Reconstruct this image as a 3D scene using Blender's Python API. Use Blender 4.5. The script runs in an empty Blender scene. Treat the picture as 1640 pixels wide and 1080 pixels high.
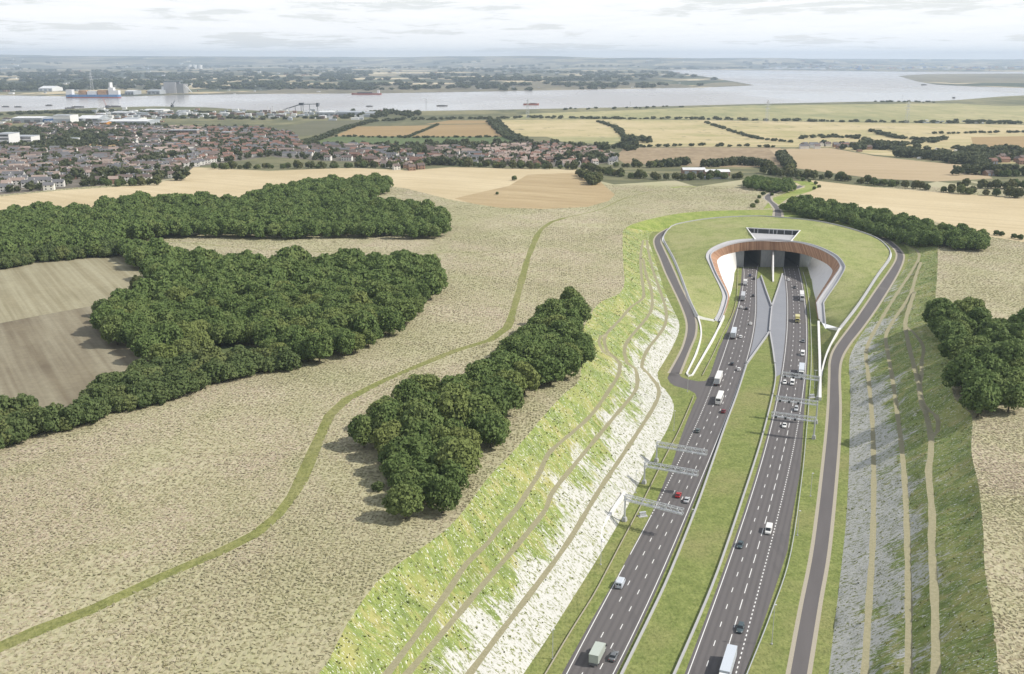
import bpy, math, random
import numpy as np
from mathutils import Vector, geometry
random.seed(7)
RNG = np.random.default_rng(7)
SC = bpy.context.scene
COL = SC.collection
PI = math.pi
# ---------------------------------------------------------------- camera model (used to survey the site from the photograph)
F, HC, HZ = 1594.4, 150.0, 93.5
TH = math.atan((540 - HZ) / F)
CT, ST = math.cos(TH), math.sin(TH)

def U(px, py, z=0.0):
    v = py - 540.0
    d = F * ST + v * CT
    t = (HC - z) / d
    return ((px - 820.0) * t, (F * CT - v * ST) * t, z)

def sstep(a, b, x):
    t = np.clip((x - a) / (b - a), 0, 1)
    return t * t * (3 - 2 * t)

def B(x, y):
    """open country: a low plateau that falls away to the river marshes, hills at the horizon"""
    x = np.asarray(x, float); y = np.asarray(y, float)
    z = np.interp(y, [0, 500, 850, 1000, 1150, 1400, 1700, 2000, 2600, 3200, 1e6], [25, 25, 24, 22.5, 19.5, 11, 3, -1.5, -5.5, -7.2, -7.5])
    near = 1 - sstep(900, 1500, y)
    z = z - near * 2.0 * np.tanh((x - 60) / 90)
    z = z + near * sstep(150, 400, np.abs(x - 60)) * (1.6 * np.sin(x / 95 + .6) * np.sin(y / 120) + .8 * np.sin(y / 47 + x / 61))
    hill = sstep(17500, 24500, y + 1500 * np.sin(x / 2300))
    z = z + hill * (165 - .004 * x + 34 * np.sin(x / 2700 + 1) + 20 * np.sin(x / 1150 + 2.2) + 9 * np.sin(x / 430))
    return z

def UB(px, py, dz=0.0):
    z = 15.0
    for _ in range(40):
        x, y, _z = U(px, py, min(z, 120))
        z = float(B(x, y)) + dz
    return (x, y, z)

def catmull(P, step):
    P = [np.array(p, float) for p in P]
    out = []
    Q = [2 * P[0] - P[1]] + P + [2 * P[-1] - P[-2]]
    for i in range(1, len(Q) - 2):
        p0, p1, p2, p3 = Q[i - 1:i + 3]
        n = max(1, int(np.linalg.norm(p2 - p1) / step))
        for k in range(n):
            t = k / n
            out.append(.5 * ((2 * p1) + (-p0 + p2) * t + (2 * p0 - 5 * p1 + 4 * p2 - p3) * t * t + (-p0 + 3 * p1 - 3 * p2 + p3) * t ** 3))
    out.append(P[-1])
    return np.array(out)

def ext(P, m=70.0):
    """lengthen a polyline at its start (towards the viewer)"""
    P = np.asarray(P, float)
    d = P[0] - P[min(3, len(P) - 1)]
    d[2] = 0
    d /= np.linalg.norm(d)
    return np.vstack([P[0] + d * m, P])

def offset(P, w):
    """2D offset of a 3D polyline, + is to the right of travel"""
    P = np.asarray(P, float)
    T = np.gradient(P[:, :2], axis=0)
    T /= np.linalg.norm(T, axis=1)[:, None] + 1e-9
    N = np.stack([T[:, 1], -T[:, 0]], 1)
    Q = P.copy()
    Q[:, :2] += N * w
    return Q

def resample(P, n):
    P = np.asarray(P, float)
    s = np.r_[0, np.cumsum(np.linalg.norm(np.diff(P, axis=0), axis=1))]
    t = np.linspace(0, s[-1], n)
    return np.stack([np.interp(t, s, P[:, k]) for k in range(3)], 1)

def inpoly(pts, poly):
    pts = np.asarray(pts, float); poly = np.asarray(poly, float)[:, :2]
    x, y = pts[:, 0], pts[:, 1]
    ins = np.zeros(len(pts), bool)
    lo, hi = poly.min(0), poly.max(0)
    cand = np.where((x >= lo[0]) & (x <= hi[0]) & (y >= lo[1]) & (y <= hi[1]))[0]
    if len(cand) == 0: return ins
    xc, yc = x[cand], y[cand]
    r = np.zeros(len(cand), bool)
    j = len(poly) - 1
    for i in range(len(poly)):
        xi, yi = poly[i]; xj, yj = poly[j]
        if yi != yj:
            c = ((yi > yc) != (yj > yc)) & (xc < (xj - xi) * (yc - yi) / (yj - yi) + xi)
            r ^= c
        j = i
    ins[cand] = r
    return ins

# ---------------------------------------------------------------- objects
def tag(o, label=None, cat=None, group=None, kind=None):
    if label: o['label'] = label
    if cat: o['category'] = cat
    if group: o['group'] = group
    if kind: o['kind'] = kind
    return o

def mesh(name, v, f, mats=(), smooth=False, idx=None, uv=None):
    me = bpy.data.meshes.new(name)
    v = np.asarray(v, np.float32)
    if isinstance(f, np.ndarray):
        n, k = f.shape
        me.vertices.add(len(v)); me.vertices.foreach_set('co', v.ravel())
        me.loops.add(n * k); me.loops.foreach_set('vertex_index', f.astype(np.int32).ravel())
        me.polygons.add(n)
        me.polygons.foreach_set('loop_start', np.arange(0, n * k, k, dtype=np.int32))
        me.update(calc_edges=True); me.validate()
    else:
        me.from_pydata(v.tolist(), [], f)
    for m in mats: me.materials.append(m)
    if idx is not None:
        me.polygons.foreach_set('material_index', np.asarray(idx, np.int32))
    me.polygons.foreach_set('use_smooth', np.full(len(me.polygons), smooth, dtype=bool))
    if uv is not None:
        L = me.uv_layers.new(name='UVMap')
        vi = np.empty(len(me.loops), np.int32); me.loops.foreach_get('vertex_index', vi)
        L.data.foreach_set('uv', np.asarray(uv, np.float32)[vi].ravel())
    me.update()
    return me

def link(name, me, parent=None, loc=None):
    o = bpy.data.objects.new(name, me)
    COL.objects.link(o)
    if parent: o.parent = parent
    if loc is not None: o.location = loc
    return o

def empty(name, loc=(0, 0, 0), rz=0.0):
    o = bpy.data.objects.new(name, None)
    COL.objects.link(o)
    o.location = loc; o.rotation_euler = (0, 0, rz); o.empty_display_size = .5
    return o

class MB:
    def __init__(s): s.v, s.f, s.m = [], [], []
    def add(s, v, f, mi=0):
        b = len(s.v); s.v += [tuple(map(float, p)) for p in v]
        s.f += [tuple(i + b for i in q) for q in f]; s.m += [mi] * len(f); return s
    def box(s, x0, x1, y0, y1, z0, z1, mi=0):
        v = [(x, y, z) for z in (z0, z1) for y in (y0, y1) for x in (x0, x1)]
        return s.add(v, [(0, 2, 3, 1), (4, 5, 7, 6), (0, 1, 5, 4), (2, 6, 7, 3), (0, 4, 6, 2), (1, 3, 7, 5)], mi)
    def hexa(s, bot, top, mi=0):
        return s.add(list(bot) + list(top), [(3, 2, 1, 0), (4, 5, 6, 7)] + [(i, (i + 1) % 4, 4 + (i + 1) % 4, 4 + i) for i in range(4)], mi)
    def bar(s, a, b, r, mi=0, n=4):
        a = Vector(a); b = Vector(b); d = (b - a).normalized()
        u = d.orthogonal().normalized() if abs(d.z) > .9 else d.cross(Vector((0, 0, 1))).normalized()
        w = d.cross(u)
        ring = [(u * math.cos(2 * PI * (k + .5) / n) + w * math.sin(2 * PI * (k + .5) / n)) * r for k in range(n)]
        return s.add([a + p for p in ring] + [b + p for p in ring],
                     [(k, (k + 1) % n, n + (k + 1) % n, n + k) for k in range(n)] + [tuple(range(n))[::-1], tuple(range(n, 2 * n))], mi)
    def loft(s, rings, mi=0, cap=True):
        n = len(rings[0]); v = [p for r in rings for p in r]; f = []
        for i in range(len(rings) - 1):
            for k in range(n):
                f.append((i * n + k, i * n + (k + 1) % n, (i + 1) * n + (k + 1) % n, (i + 1) * n + k))
        if cap:
            f.append(tuple(range(n))[::-1]); f.append(tuple(range((len(rings) - 1) * n, len(rings) * n)))
        return s.add(v, f, mi)
    def cyl(s, c, r, h, n=16, mi=0, r2=None):
        r2 = r if r2 is None else r2
        a = [(c[0] + r * math.cos(2 * PI * k / n), c[1] + r * math.sin(2 * PI * k / n), c[2]) for k in range(n)]
        b = [(c[0] + r2 * math.cos(2 * PI * k / n), c[1] + r2 * math.sin(2 * PI * k / n), c[2] + h) for k in range(n)]
        return s.loft([a, b], mi)
    def mesh(s, name, mats, smooth=False): return mesh(name, s.v, s.f, mats, smooth, s.m)
    def obj(s, name, mats, parent=None, loc=None, smooth=False):
        if not isinstance(mats, (list, tuple)): mats = [mats]
        return link(name, s.mesh(name, mats, smooth), parent, loc)

def sweep(P, section, closed=True):
    """sweep a 2D section (offset right, dz) along a 3D polyline"""
    P = np.asarray(P, float); n = len(section)
    T = np.gradient(P[:, :2], axis=0); T /= np.linalg.norm(T, axis=1)[:, None] + 1e-9
    N = np.stack([T[:, 1], -T[:, 0], np.zeros(len(P))], 1)
    V = np.concatenate([[P[i] + N[i] * s + np.array([0, 0, dz]) for s, dz in section] for i in range(len(P))])
    f = []
    for i in range(len(P) - 1):
        for k in range(n if closed else n - 1):
            a, b = i * n + k, i * n + (k + 1) % n
            f.append((a, b, b + n, a + n))
    if closed:
        f.append(tuple(range(n))[::-1]); f.append(tuple(range((len(P) - 1) * n, len(P) * n)))
    return V, f

# ---------------------------------------------------------------- materials
class NT:
    def __init__(s, name, rough=.9, spec=.2, metal=0.0):
        s.m = bpy.data.materials.new(name); s.m.use_nodes = True
        s.t = s.m.node_tree; s.b = s.t.nodes['Principled BSDF']
        s.b.inputs['Roughness'].default_value = rough
        s.b.inputs['Specular IOR Level'].default_value = spec
        s.b.inputs['Metallic'].default_value = metal
        s._pos = None
    def n(s, typ, **kw):
        nd = s.t.nodes.new(typ)
        for k, v in kw.items():
            if k in nd.inputs: s.put(nd.inputs[k], v)
            else: setattr(nd, k, v)
        return nd
    def put(s, sock, v):
        if isinstance(v, bpy.types.NodeSocket): s.t.links.new(v, sock)
        else: sock.default_value = v
    @property
    def pos(s):
        if s._pos is None: s._pos = s.n('ShaderNodeNewGeometry').outputs['Position']
        return s._pos
    def map(s, scale=(1, 1, 1), rot=(0, 0, 0), src=None, loc=(0, 0, 0)):
        v = src or s.pos
        if rot != (0, 0, 0): v = s.n('ShaderNodeMapping', Vector=v, Rotation=rot).outputs[0]
        return s.n('ShaderNodeMapping', Vector=v, Scale=scale, Location=loc).outputs[0]
    def noise(s, vec, scale, detail=3, rough=.6, dist=0):
        return s.n('ShaderNodeTexNoise', Vector=vec, Scale=scale, Detail=detail, Roughness=rough, Distortion=dist).outputs['Fac']
    def ramp(s, fac, stops):
        r = s.n('ShaderNodeValToRGB', Fac=fac)
        e = r.color_ramp.elements
        while len(e) < len(stops): e.new(.5)
        for el, (p, c) in zip(e, stops):
            el.position = p; el.color = (*c, 1) if isinstance(c, tuple) else (c, c, c, 1)
        return r.outputs[0]
    def mix(s, fac, a, b, mode='MIX'):
        nd = s.t.nodes.new('ShaderNodeMix'); nd.data_type = 'RGBA'; nd.blend_type = mode
        s.put(nd.inputs[0], fac)
        for i, c in ((6, a), (7, b)):
            s.put(nd.inputs[i], (*c, 1) if isinstance(c, tuple) and len(c) == 3 else c)
        return nd.outputs[2]
    def math(s, op, a, b=0.0, c=0.0, clamp=False):
        nd = s.t.nodes.new('ShaderNodeMath'); nd.operation = op; nd.use_clamp = clamp
        for i, v in enumerate((a, b, c)): s.put(nd.inputs[i], v)
        return nd.outputs[0]
    def out(s, col, bump=None, dist=.3, strength=.6):
        s.put(s.b.inputs['Base Color'], (*col, 1) if isinstance(col, tuple) and len(col) == 3 else col)
        if bump is not None:
            nb = s.n('ShaderNodeBump', Height=bump, Strength=strength, Distance=dist)
            s.t.links.new(nb.outputs[0], s.b.inputs['Normal'])
        return s.m

def plain(name, c, rough=.6, spec=.3, metal=0.0, vary=.12, sc=3.0):
    t = NT(name, rough, spec, metal)
    f = t.noise(t.map(), sc, 4)
    a = tuple(x * (1 - vary) for x in c); b = tuple(min(1, x * (1 + vary)) for x in c)
    return t.out(t.ramp(f, [(.3, a), (.7, b)]))

def bend(t, k, up):
    """soft foliage shading: leaf normals lean towards the open sky"""
    gn = t.n('ShaderNodeNewGeometry').outputs['Normal']
    a = t.n('ShaderNodeVectorMath', operation='MULTIPLY_ADD'); t.t.links.new(gn, a.inputs[0]); a.inputs[1].default_value = (k, k, k); a.inputs[2].default_value = (0, 0, up)
    b = t.n('ShaderNodeVectorMath', operation='NORMALIZE'); t.t.links.new(a.outputs[0], b.inputs[0]); t.t.links.new(b.outputs[0], t.b.inputs['Normal'])
M = {}
def mats():
    # rough scrub field: cut stubble tufts in rows, pinkish dry patches and greener patches
    def scrubcol(t, base=False):
        big = t.noise(t.map((1, .8, 1)), .032, 5, .65, .6)
        fine = t.noise(t.map(), .9, 4, .7)
        vb = t.noise(t.map(), .010, 4)
        k = t.math('ADD', t.math('MULTIPLY', big, .7), t.math('MULTIPLY', fine, .3))
        col = t.ramp(k, [(.34, (.38, .40, .21)), (.45, (.50, .46, .30)), (.53, (.58, .50, .385)), (.64, (.62, .51, .43))])
        return t.mix(t.ramp(vb, [(.38, .65), (.58, 0.0)]), col, (.36, .38, .18)), fine
    t = NT('scrub_field')
    v = t.n('ShaderNodeTexVoronoi', Vector=t.map((.85, .55, 0.3), (0, 0, .05)), Scale=1.0, Randomness=.8)
    d = v.outputs['Distance']
    col, fine = scrubcol(t)
    gap = t.mix(fine, (.36, .375, .20), (.50, .43, .31))
    col = t.mix(t.ramp(d, [(.20, .35), (.60, .9)]), col, gap)
    M['scrub'] = t.out(col, t.math('SUBTRACT', fine, d), .4, .5)
    t = NT('scrub_tufts')
    col, fine = scrubcol(t)
    g = t.noise(t.map((1.1, 1.1, 1.1)), 1.0, 2, .6)
    col = t.mix(t.ramp(g, [(.46, 0.0), (.62, .32)]), t.mix(.25, col, (.62, .53, .40)), (.36, .40, .18))
    M['tuft'] = t.out(col)
    bend(t, .45, .8)
    tr = t.n('ShaderNodeBsdfTranslucent', Color=col); mx = t.n('ShaderNodeMixShader', Fac=.4)
    t.t.links.new(t.b.outputs[0], mx.inputs[1]); t.t.links.new(tr.outputs[0], mx.inputs[2]); t.t.links.new(mx.outputs[0], t.t.nodes['Material Output'].inputs[0])

    def grass(name, lo, hi, dry, streak=None, sc=.25):
        t = NT(name)
        a = t.noise(t.map(), sc, 5, .7)
        b = t.noise(t.map((1, 1, 1)), .03, 4, .6)
        c = t.noise(t.map((1, .7, 1)), 1.1, 4, .75)
        col = t.mix(t.ramp(a, [(.36, 0.0), (.64, 1.0)]), lo, hi)
        col = t.mix(t.ramp(b, [(.45, 0.0), (.7, .8)]), col, dry)
        col = t.mix(t.ramp(c, [(.36, .55), (.52, 0.0)]), col, tuple(x * .42 for x in lo))
        col = t.mix(t.ramp(c, [(.56, 0.0), (.68, .5)]), col, tuple(x * 1.3 for x in dry))
        return t.out(col, c, .25, .7)
    M['verge'] = grass('verge_grass', (.17, .215, .06), (.27, .31, .10), (.31, .29, .13))
    M['mound'] = grass('mound_grass', (.26, .30, .10), (.36, .385, .155), (.40, .38, .19), sc=.12)
    M['bank'] = grass('bank_grass', (.21, .28, .065), (.33, .39, .10), (.37, .37, .14), sc=.12)
    t = NT('slope_plants')
    a = t.noise(t.map(), .8, 3, .7); b = t.noise(t.map(), .06, 3)
    col = t.mix(t.ramp(b, [(.4, 0.0), (.6, 1.0)]), t.ramp(a, [(.35, (.22, .27, .08)), (.65, (.34, .38, .12))]), t.ramp(a, [(.35, (.32, .34, .12)), (.65, (.46, .44, .19))]))
    M['plants'] = t.out(t.mix(t.ramp(t.noise(t.map(), 1.7, 2), [(.62, 0.0), (.66, 1.0)]), col, (.70, .70, .64)))
    bend(t, .4, .8)
    M['green_path'] = grass('mown_grass', (.19, .21, .065), (.28, .285, .10), (.31, .29, .14), sc=.5)
    M['greenfield'] = grass('pasture_green', (.10, .15, .06), (.13, .18, .07), (.17, .18, .08), sc=.02)

    # chalk cutting slopes: chalk at the toe, grass and flowers above, all streaked down the slope
    def slope(name, ang):
        t = NT(name)
        z = t.n('ShaderNodeSeparateXYZ', Vector=t.pos).outputs[2]
        frac = t.math('DIVIDE', z, 26.0)
        st = t.noise(t.map((.17, .8, .1), (0, 0, ang)), 1.0, 4, .7, .4)
        st2 = t.noise(t.map((.3, 2.0, .3), (0, 0, ang)), 1.0, 3, .7)
        big = t.noise(t.map(), .055, 4, .6, .5)
        cov = t.math('ADD', t.math('ADD', t.math('MULTIPLY', st, 1.15), t.math('MULTIPLY', big, 1.5)), t.math('MULTIPLY', frac, -1.0))
        cov = t.ramp(cov, [(.88, 0.0), (1.02, 1.0)])
        cl = t.noise(t.map((.7, .95, .6), (0, 0, ang)), 1.15, 4, .75)
        speck = t.math('MAXIMUM', t.ramp(cl, [(.40, 1.0), (.475, 0.0)]), t.ramp(t.noise(t.map((.16, .5, .2), (0, 0, ang)), 1.0, 3, .7), [(.60, 0.0), (.68, .85)]))
        chalk = t.mix(speck, t.mix(st2, (.46, .455, .42), (.70, .70, .68)), (.20, .22, .075))
        g = t.mix(t.ramp(st, [(.3, 0.0), (.7, 1.0)]), (.20, .275, .075), (.345, .385, .125))
        pt = t.noise(t.map((.12, .22, .12), (0, 0, ang), loc=(7, 2, 0)), 1.0, 5, .7)
        g = t.mix(t.ramp(pt, [(.40, .75), (.50, 0.0)]), g, (.18, .24, .075))
        g = t.mix(t.ramp(pt, [(.53, 0.0), (.62, .8)]), g, (.42, .385, .16))
        g = t.mix(t.ramp(st2, [(.36, .75), (.50, 0.0)]), g, (.12, .145, .035))
        g = t.mix(t.ramp(big, [(.5, 0.0), (.66, .7)]), g, (.41, .385, .15))
        fl = t.ramp(t.noise(t.map((.8, 1.5, .5), (0, 0, ang)), 1.3, 2, .8), [(.60, 0.0), (.655, 1.0)])
        g = t.mix(fl, g, (.72, .72, .66))
        return t.out(t.mix(cov, g, chalk), t.math('ADD', cl, st2), .35, .7)
    M['slopeL'] = slope('chalk_slope_left', .30)
    M['slopeR'] = slope('chalk_slope_right', .36)
    t = NT('earth_path')
    n = t.noise(t.map(), 1.3, 5, .7)
    M['path'] = t.out(t.ramp(n, [(.3, (.27, .255, .155)), (.7, (.39, .355, .235))]), n, .1)
    t = NT('sand_kerb')
    n = t.noise(t.map(), 2.0, 5, .7)
    M['kerb'] = t.out(t.ramp(n, [(.3, (.37, .33, .26)), (.7, (.47, .43, .35))]))

    t = NT('asphalt', .85, .25)
    n = t.noise(t.map(), 9, 4, .8); b = t.noise(t.map((.5, .06, 1), (0, 0, .3)), .5, 4)
    M['asphalt'] = t.out(t.mix(t.ramp(b, [(.35, 0.0), (.62, .8)]), t.ramp(n, [(.3, (.125, .116, .117)), (.7, (.172, .160, .161))]), (.13, .121, .122)), n, .02)
    t = NT('motorway_asphalt', .85, .25)
    n = t.noise(t.map(), 9, 4, .8); b = t.noise(t.map((1, .05, 1)), .5, 4); pt = t.noise(t.map((.2, .03, 1), loc=(4, 1, 0)), 1, 2)
    u = t.n('ShaderNodeSeparateXYZ', Vector=t.n('ShaderNodeUVMap').outputs[0]).outputs[0]
    lf = t.math('ABSOLUTE', t.math('SUBTRACT', t.math('FRACT', t.math('MULTIPLY', u, 3.0)), .5))
    trk = t.ramp(t.math('ABSOLUTE', t.math('SUBTRACT', lf, .24)), [(.03, 1.0), (.16, 0.0)])
    col = t.ramp(n, [(.3, (.128, .119, .120)), (.7, (.172, .160, .161))])
    col = t.mix(t.math('MULTIPLY', trk, t.ramp(b, [(.3, .25), (.7, .65)])), col, (.098, .092, .094))
    col = t.mix(t.ramp(pt, [(.58, 0.0), (.62, .35)]), col, (.11, .104, .106))
    M['motorway'] = t.out(col, n, .02)
    t = NT('concrete_pale', .8, .3)
    n = t.noise(t.map(), 1.1, 6, .7); b = t.noise(t.map(), .08, 4)
    M['concrete'] = t.out(t.mix(b, t.ramp(n, [(.3, (.46, .46, .47)), (.7, (.56, .56, .57))]), (.42, .42, .44)))
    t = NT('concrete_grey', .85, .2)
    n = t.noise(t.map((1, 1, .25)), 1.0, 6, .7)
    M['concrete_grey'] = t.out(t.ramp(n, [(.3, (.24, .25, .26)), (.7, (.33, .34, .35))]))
    t = NT('paved_grey', .85, .2)
    n = t.noise(t.map(), .6, 6, .7); b = t.noise(t.map(), .06, 3)
    M['paved'] = t.out(t.mix(b, t.ramp(n, [(.3, (.27, .28, .31)), (.7, (.33, .34, .37))]), (.25, .26, .29)))
    M['white_wall'] = plain('white_wall', (.80, .79, .78), .7, .3, vary=.05, sc=.4)
    M['dark'] = plain('tunnel_lining', (.15, .15, .155), .8, .2)
    M['paint'] = plain('road_paint', (.80, .80, .79), .6, .3, vary=.08)
    M['steel'] = plain('galvanised_steel', (.58, .60, .63), .45, .5, .3, vary=.06)
    t = NT('timber_cladding', .65, .25)
    uv = t.n('ShaderNodeUVMap').outputs[0]
    pl = t.n('ShaderNodeTexWhiteNoise', noise_dimensions='1D')
    sx = t.n('ShaderNodeSeparateXYZ', Vector=uv).outputs[0]
    t.put(pl.inputs['W'], t.math('FLOOR', t.math('MULTIPLY', sx, 1.6)))
    fr = t.math('FRACT', t.math('MULTIPLY', sx, 1.6))
    gr = t.noise(t.map((6, .6, 1), src=uv), 1, 4)
    col = t.ramp(t.math('ADD', t.math('MULTIPLY', pl.outputs['Value'], .7), t.math('MULTIPLY', gr, .3)), [(.1, (.30, .165, .105)), (.5, (.43, .25, .16)), (.95, (.55, .35, .23))])
    col = t.mix(t.ramp(fr, [(0.0, .7), (.12, 0.0)]), col, (.07, .03, .02))
    M['timber'] = t.out(col)

    def soil(name, a, b, c, ang, freq, sc=.02, amt=.5):
        t = NT(name)
        n = t.noise(t.map((1, 1, 1)), sc, 5, .6)
        s_ = t.noise(t.map((freq, freq * .02, 1), (0, 0, ang)), 1.0, 2, .6)
        s2 = t.noise(t.map((freq * 3, freq * .05, 1), (0, 0, ang)), 1.0, 2, .6)
        f = t.noise(t.map(), .4, 4, .7)
        col = t.mix(t.ramp(n, [(.35, 0.0), (.65, 1.0)]), a, b)
        col = t.mix(t.math('MULTIPLY', t.ramp(t.math('ADD', t.math('MULTIPLY', s_, .5), t.math('MULTIPLY', s2, .5)), [(.4, 0.0), (.62, 1.0)]), amt), col, c)
        col = t.mix(t.ramp(f, [(.3, .25), (.6, 0.0)]), col, tuple(x * .6 for x in a))
        return t.out(col)
    M['brown'] = soil('brown_field', (.165, .135, .092), (.235, .20, .135), (.35, .32, .23), -.56, .10, .03, .75)
    M['fallow'] = soil('fallow_field', (.255, .225, .14), (.32, .285, .185), (.42, .39, .27), -.56, .16, .03, .8)
    M['stubble'] = soil('pale_stubble', (.55, .45, .275), (.67, .565, .375), (.47, .375, .22), -1.0, .10, .006)
    M['tan'] = soil('tan_stubble', (.45, .345, .195), (.54, .43, .26), (.37, .275, .15), -1.25, .07, .01, .8)
    M['striped'] = soil('striped_field', (.35, .265, .165), (.42, .325, .21), (.26, .195, .12), .12, .035, .003, .8)
    M['peach'] = soil('peach_field', (.46, .355, .22), (.53, .42, .27), (.39, .30, .18), -1.3, .05, .004)
    M['ripe'] = soil('ripe_field', (.36, .255, .125), (.41, .295, .15), (.32, .22, .11), 1.2, .04, .004)
    M['darkfield'] = soil('dark_field', (.14, .14, .085), (.18, .175, .11), (.12, .12, .075), 1.2, .03, .004)

    def marsh(name, a, b, c, sx=.0035, sy=.0012):
        t = NT(name)
        n = t.noise(t.map((sx, sy, 1)), 1, 6, .62, .8)
        m = t.noise(t.map((sx * 6, sy * 5, 1), loc=(5, 3, 0)), 1, 5, .65)
        col = t.ramp(t.math('ADD', t.math('MULTIPLY', n, .6), t.math('MULTIPLY', m, .4)), [(.38, a), (.5, b), (.62, c)])
        d = t.noise(t.map((.03, .012, 1)), 1, 4, .7)
        return t.out(t.mix(t.ramp(d, [(.60, 0.0), (.68, .6)]), col, (.07, .085, .05)))
    M['marsh'] = marsh('marsh_pasture', (.38, .345, .165), (.50, .42, .23), (.57, .475, .29))
    M['marshgreen'] = marsh('green_marsh', (.26, .27, .13), (.36, .34, .17), (.46, .41, .225))
    M['rough'] = marsh('rough_pasture', (.10, .11, .06), (.16, .16, .085), (.26, .24, .13))
    M['townground'] = marsh('town_ground', (.10, .11, .07), (.17, .15, .125), (.24, .21, .18), .02, .015)

    t = NT('far_country')
    vo = t.n('ShaderNodeTexVoronoi', Vector=t.map((.0022, .0011, 0), (0, 0, .25)), Scale=1.0, Randomness=.9)
    sep = t.n('ShaderNodeSeparateColor', Color=vo.outputs['Color'])
    par = t.ramp(sep.outputs[0], [(.0, (.06, .08, .045)), (.25, (.12, .13, .07)), (.42, (.20, .19, .11)), (.5, (.48, .40, .24)), (.8, (.62, .53, .36)), (.93, (.15, .14, .10))])
    tr = t.noise(t.map((.0022, .0010, 1)), 1, 6, .68, .6)
    col = t.mix(t.ramp(tr, [(.46, 0.0), (.53, .9)]), par, (.045, .058, .04))
    wh = t.noise(t.map((.012, .004, 1)), 1, 3, .7)
    col = t.mix(t.ramp(wh, [(.69, 0.0), (.73, .7)]), col, (.6, .58, .54))
    M['far'] = t.out(col)
    M['farbank'] = marsh('far_shore', (.13, .12, .085), (.19, .17, .115), (.28, .25, .17), .0016, .0005)

    t = NT('river_water', .16, .5)
    n = t.noise(t.map((.05, .02, 1)), 1, 4, .6)
    n2 = t.noise(t.map((.0012, .0004, 1)), 1, 4, .6)
    t.put(t.b.inputs['Roughness'], t.ramp(n2, [(.4, .14), (.6, .30)]))
    M['water'] = t.out(t.mix(n2, (.30, .285, .28), (.40, .38, .37)), n, .25, .35)

    def leaf(name, a, b, c):
        t = NT(name, .75, .15)
        r = t.n('ShaderNodeObjectInfo').outputs['Random']
        n = t.noise(t.map(), .55, 3, .7)
        f = t.noise(t.map(), 3.0, 2, .7)
        lo = t.noise(t.map((1, 1, .3)), .075, 2, .5)
        col = t.ramp(t.math('ADD', t.math('MULTIPLY', n, .6), t.math('MULTIPLY', f, .4)), [(.32, a), (.5, b), (.68, c)])
        col = t.mix(t.ramp(r, [(.0, .45), (.45, 0.0)]), col, tuple(x * .7 for x in b))
        col = t.mix(t.ramp(r, [(.7, 0.0), (1.0, .7)]), col, (c[0] * 1.1, c[1] * .98, c[2] * .9))
        col = t.mix(t.ramp(lo, [(.52, 0.0), (.66, .5)]), col, (c[0] * 1.05, c[1], c[2]))
        m = t.out(col); bend(t, .75, .5)
        tr = t.n('ShaderNodeBsdfTranslucent', Color=col); mx = t.n('ShaderNodeMixShader', Fac=.22)
        t.t.links.new(t.b.outputs[0], mx.inputs[1]); t.t.links.new(tr.outputs[0], mx.inputs[2]); t.t.links.new(mx.outputs[0], t.t.nodes['Material Output'].inputs[0])
        return m
    M['leaf'] = leaf('woodland_leaves', (.072, .115, .038), (.138, .20, .063), (.22, .275, .097))
    M['leaf_hedge'] = leaf('hedge_leaves', (.065, .10, .036), (.12, .165, .06), (.19, .235, .095))
    M['leaf_light'] = leaf('light_leaves', (.078, .098, .038), (.125, .142, .058), (.18, .188, .085))
    M['leaf_far'] = leaf('distant_leaves', (.06, .078, .038), (.095, .112, .056), (.14, .152, .075))
    M['bark'] = plain('bark', (.09, .075, .055), .9)
    M['brick'] = plain('brick_wall', (.30, .19, .14), .85, sc=.1, vary=.25)
    M['render'] = plain('white_render', (.72, .70, .66), .8, sc=.1, vary=.12)
    M['roof_brown'] = plain('brown_roof_tiles', (.165, .130, .118), .85, sc=.06, vary=.3)
    M['roof_red'] = plain('red_roof_tiles', (.235, .14, .11), .85, sc=.06, vary=.25)
    M['roof_grey'] = plain('slate_roof', (.155, .155, .165), .7, sc=.06, vary=.25)
    M['roof_pink'] = plain('pale_roof_tiles', (.33, .26, .225), .85, sc=.06, vary=.2)
    M['shed_white'] = plain('white_sheeting', (.72, .73, .74), .5, sc=.05)
    M['shed_grey'] = plain('grey_sheeting', (.40, .43, .46), .5, sc=.05)
    M['shed_blue'] = plain('blue_sheeting', (.10, .20, .42), .5, sc=.05)
    M['orange'] = plain('orange_panel', (.55, .26, .06), .6)
    M['ship_blue'] = plain('blue_hull', (.12, .25, .48), .4)
    M['ship_red'] = plain('red_hull', (.33, .09, .06), .5)
    M['ship_white'] = plain('white_paint', (.78, .78, .77), .4)
    M['crate_orange'] = plain('cargo_stacks', (.46, .27, .14), .6, sc=.05, vary=.5)
    M['barge'] = plain('barge_steel', (.13, .115, .11), .6)
    M['glass'] = plain('window_glass', (.02, .025, .03), .12, .6)
    M['tyre'] = plain('tyre_rubber', (.02, .02, .021), .8)
    M['rim'] = plain('wheel_rim', (.45, .46, .47), .35, .5, .6)
    M['lens'] = plain('headlamp_lens', (.75, .76, .78), .2, .6)
    M['redlens'] = plain('tail_lamp_lens', (.42, .02, .02), .3, .5)
    for k, c in dict(white=(.82, .82, .81), silver=(.52, .54, .57), grey=(.16, .17, .185), dark=(.045, .05, .058), red=(.42, .022, .025), maroon=(.19, .018, .028),
                     blue=(.04, .06, .14), greengrey=(.12, .15, .155), paleblue=(.60, .65, .72), yellow=(.62, .56, .24), boxgreen=(.50, .55, .50), teal=(.07, .10, .115)).items():
        M['car_' + k] = plain('paint_' + k, c, .28, .5, vary=.03)
    M['tramline'] = plain('bare_soil_line', (.22, .19, .12), .9)
mats()
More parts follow.
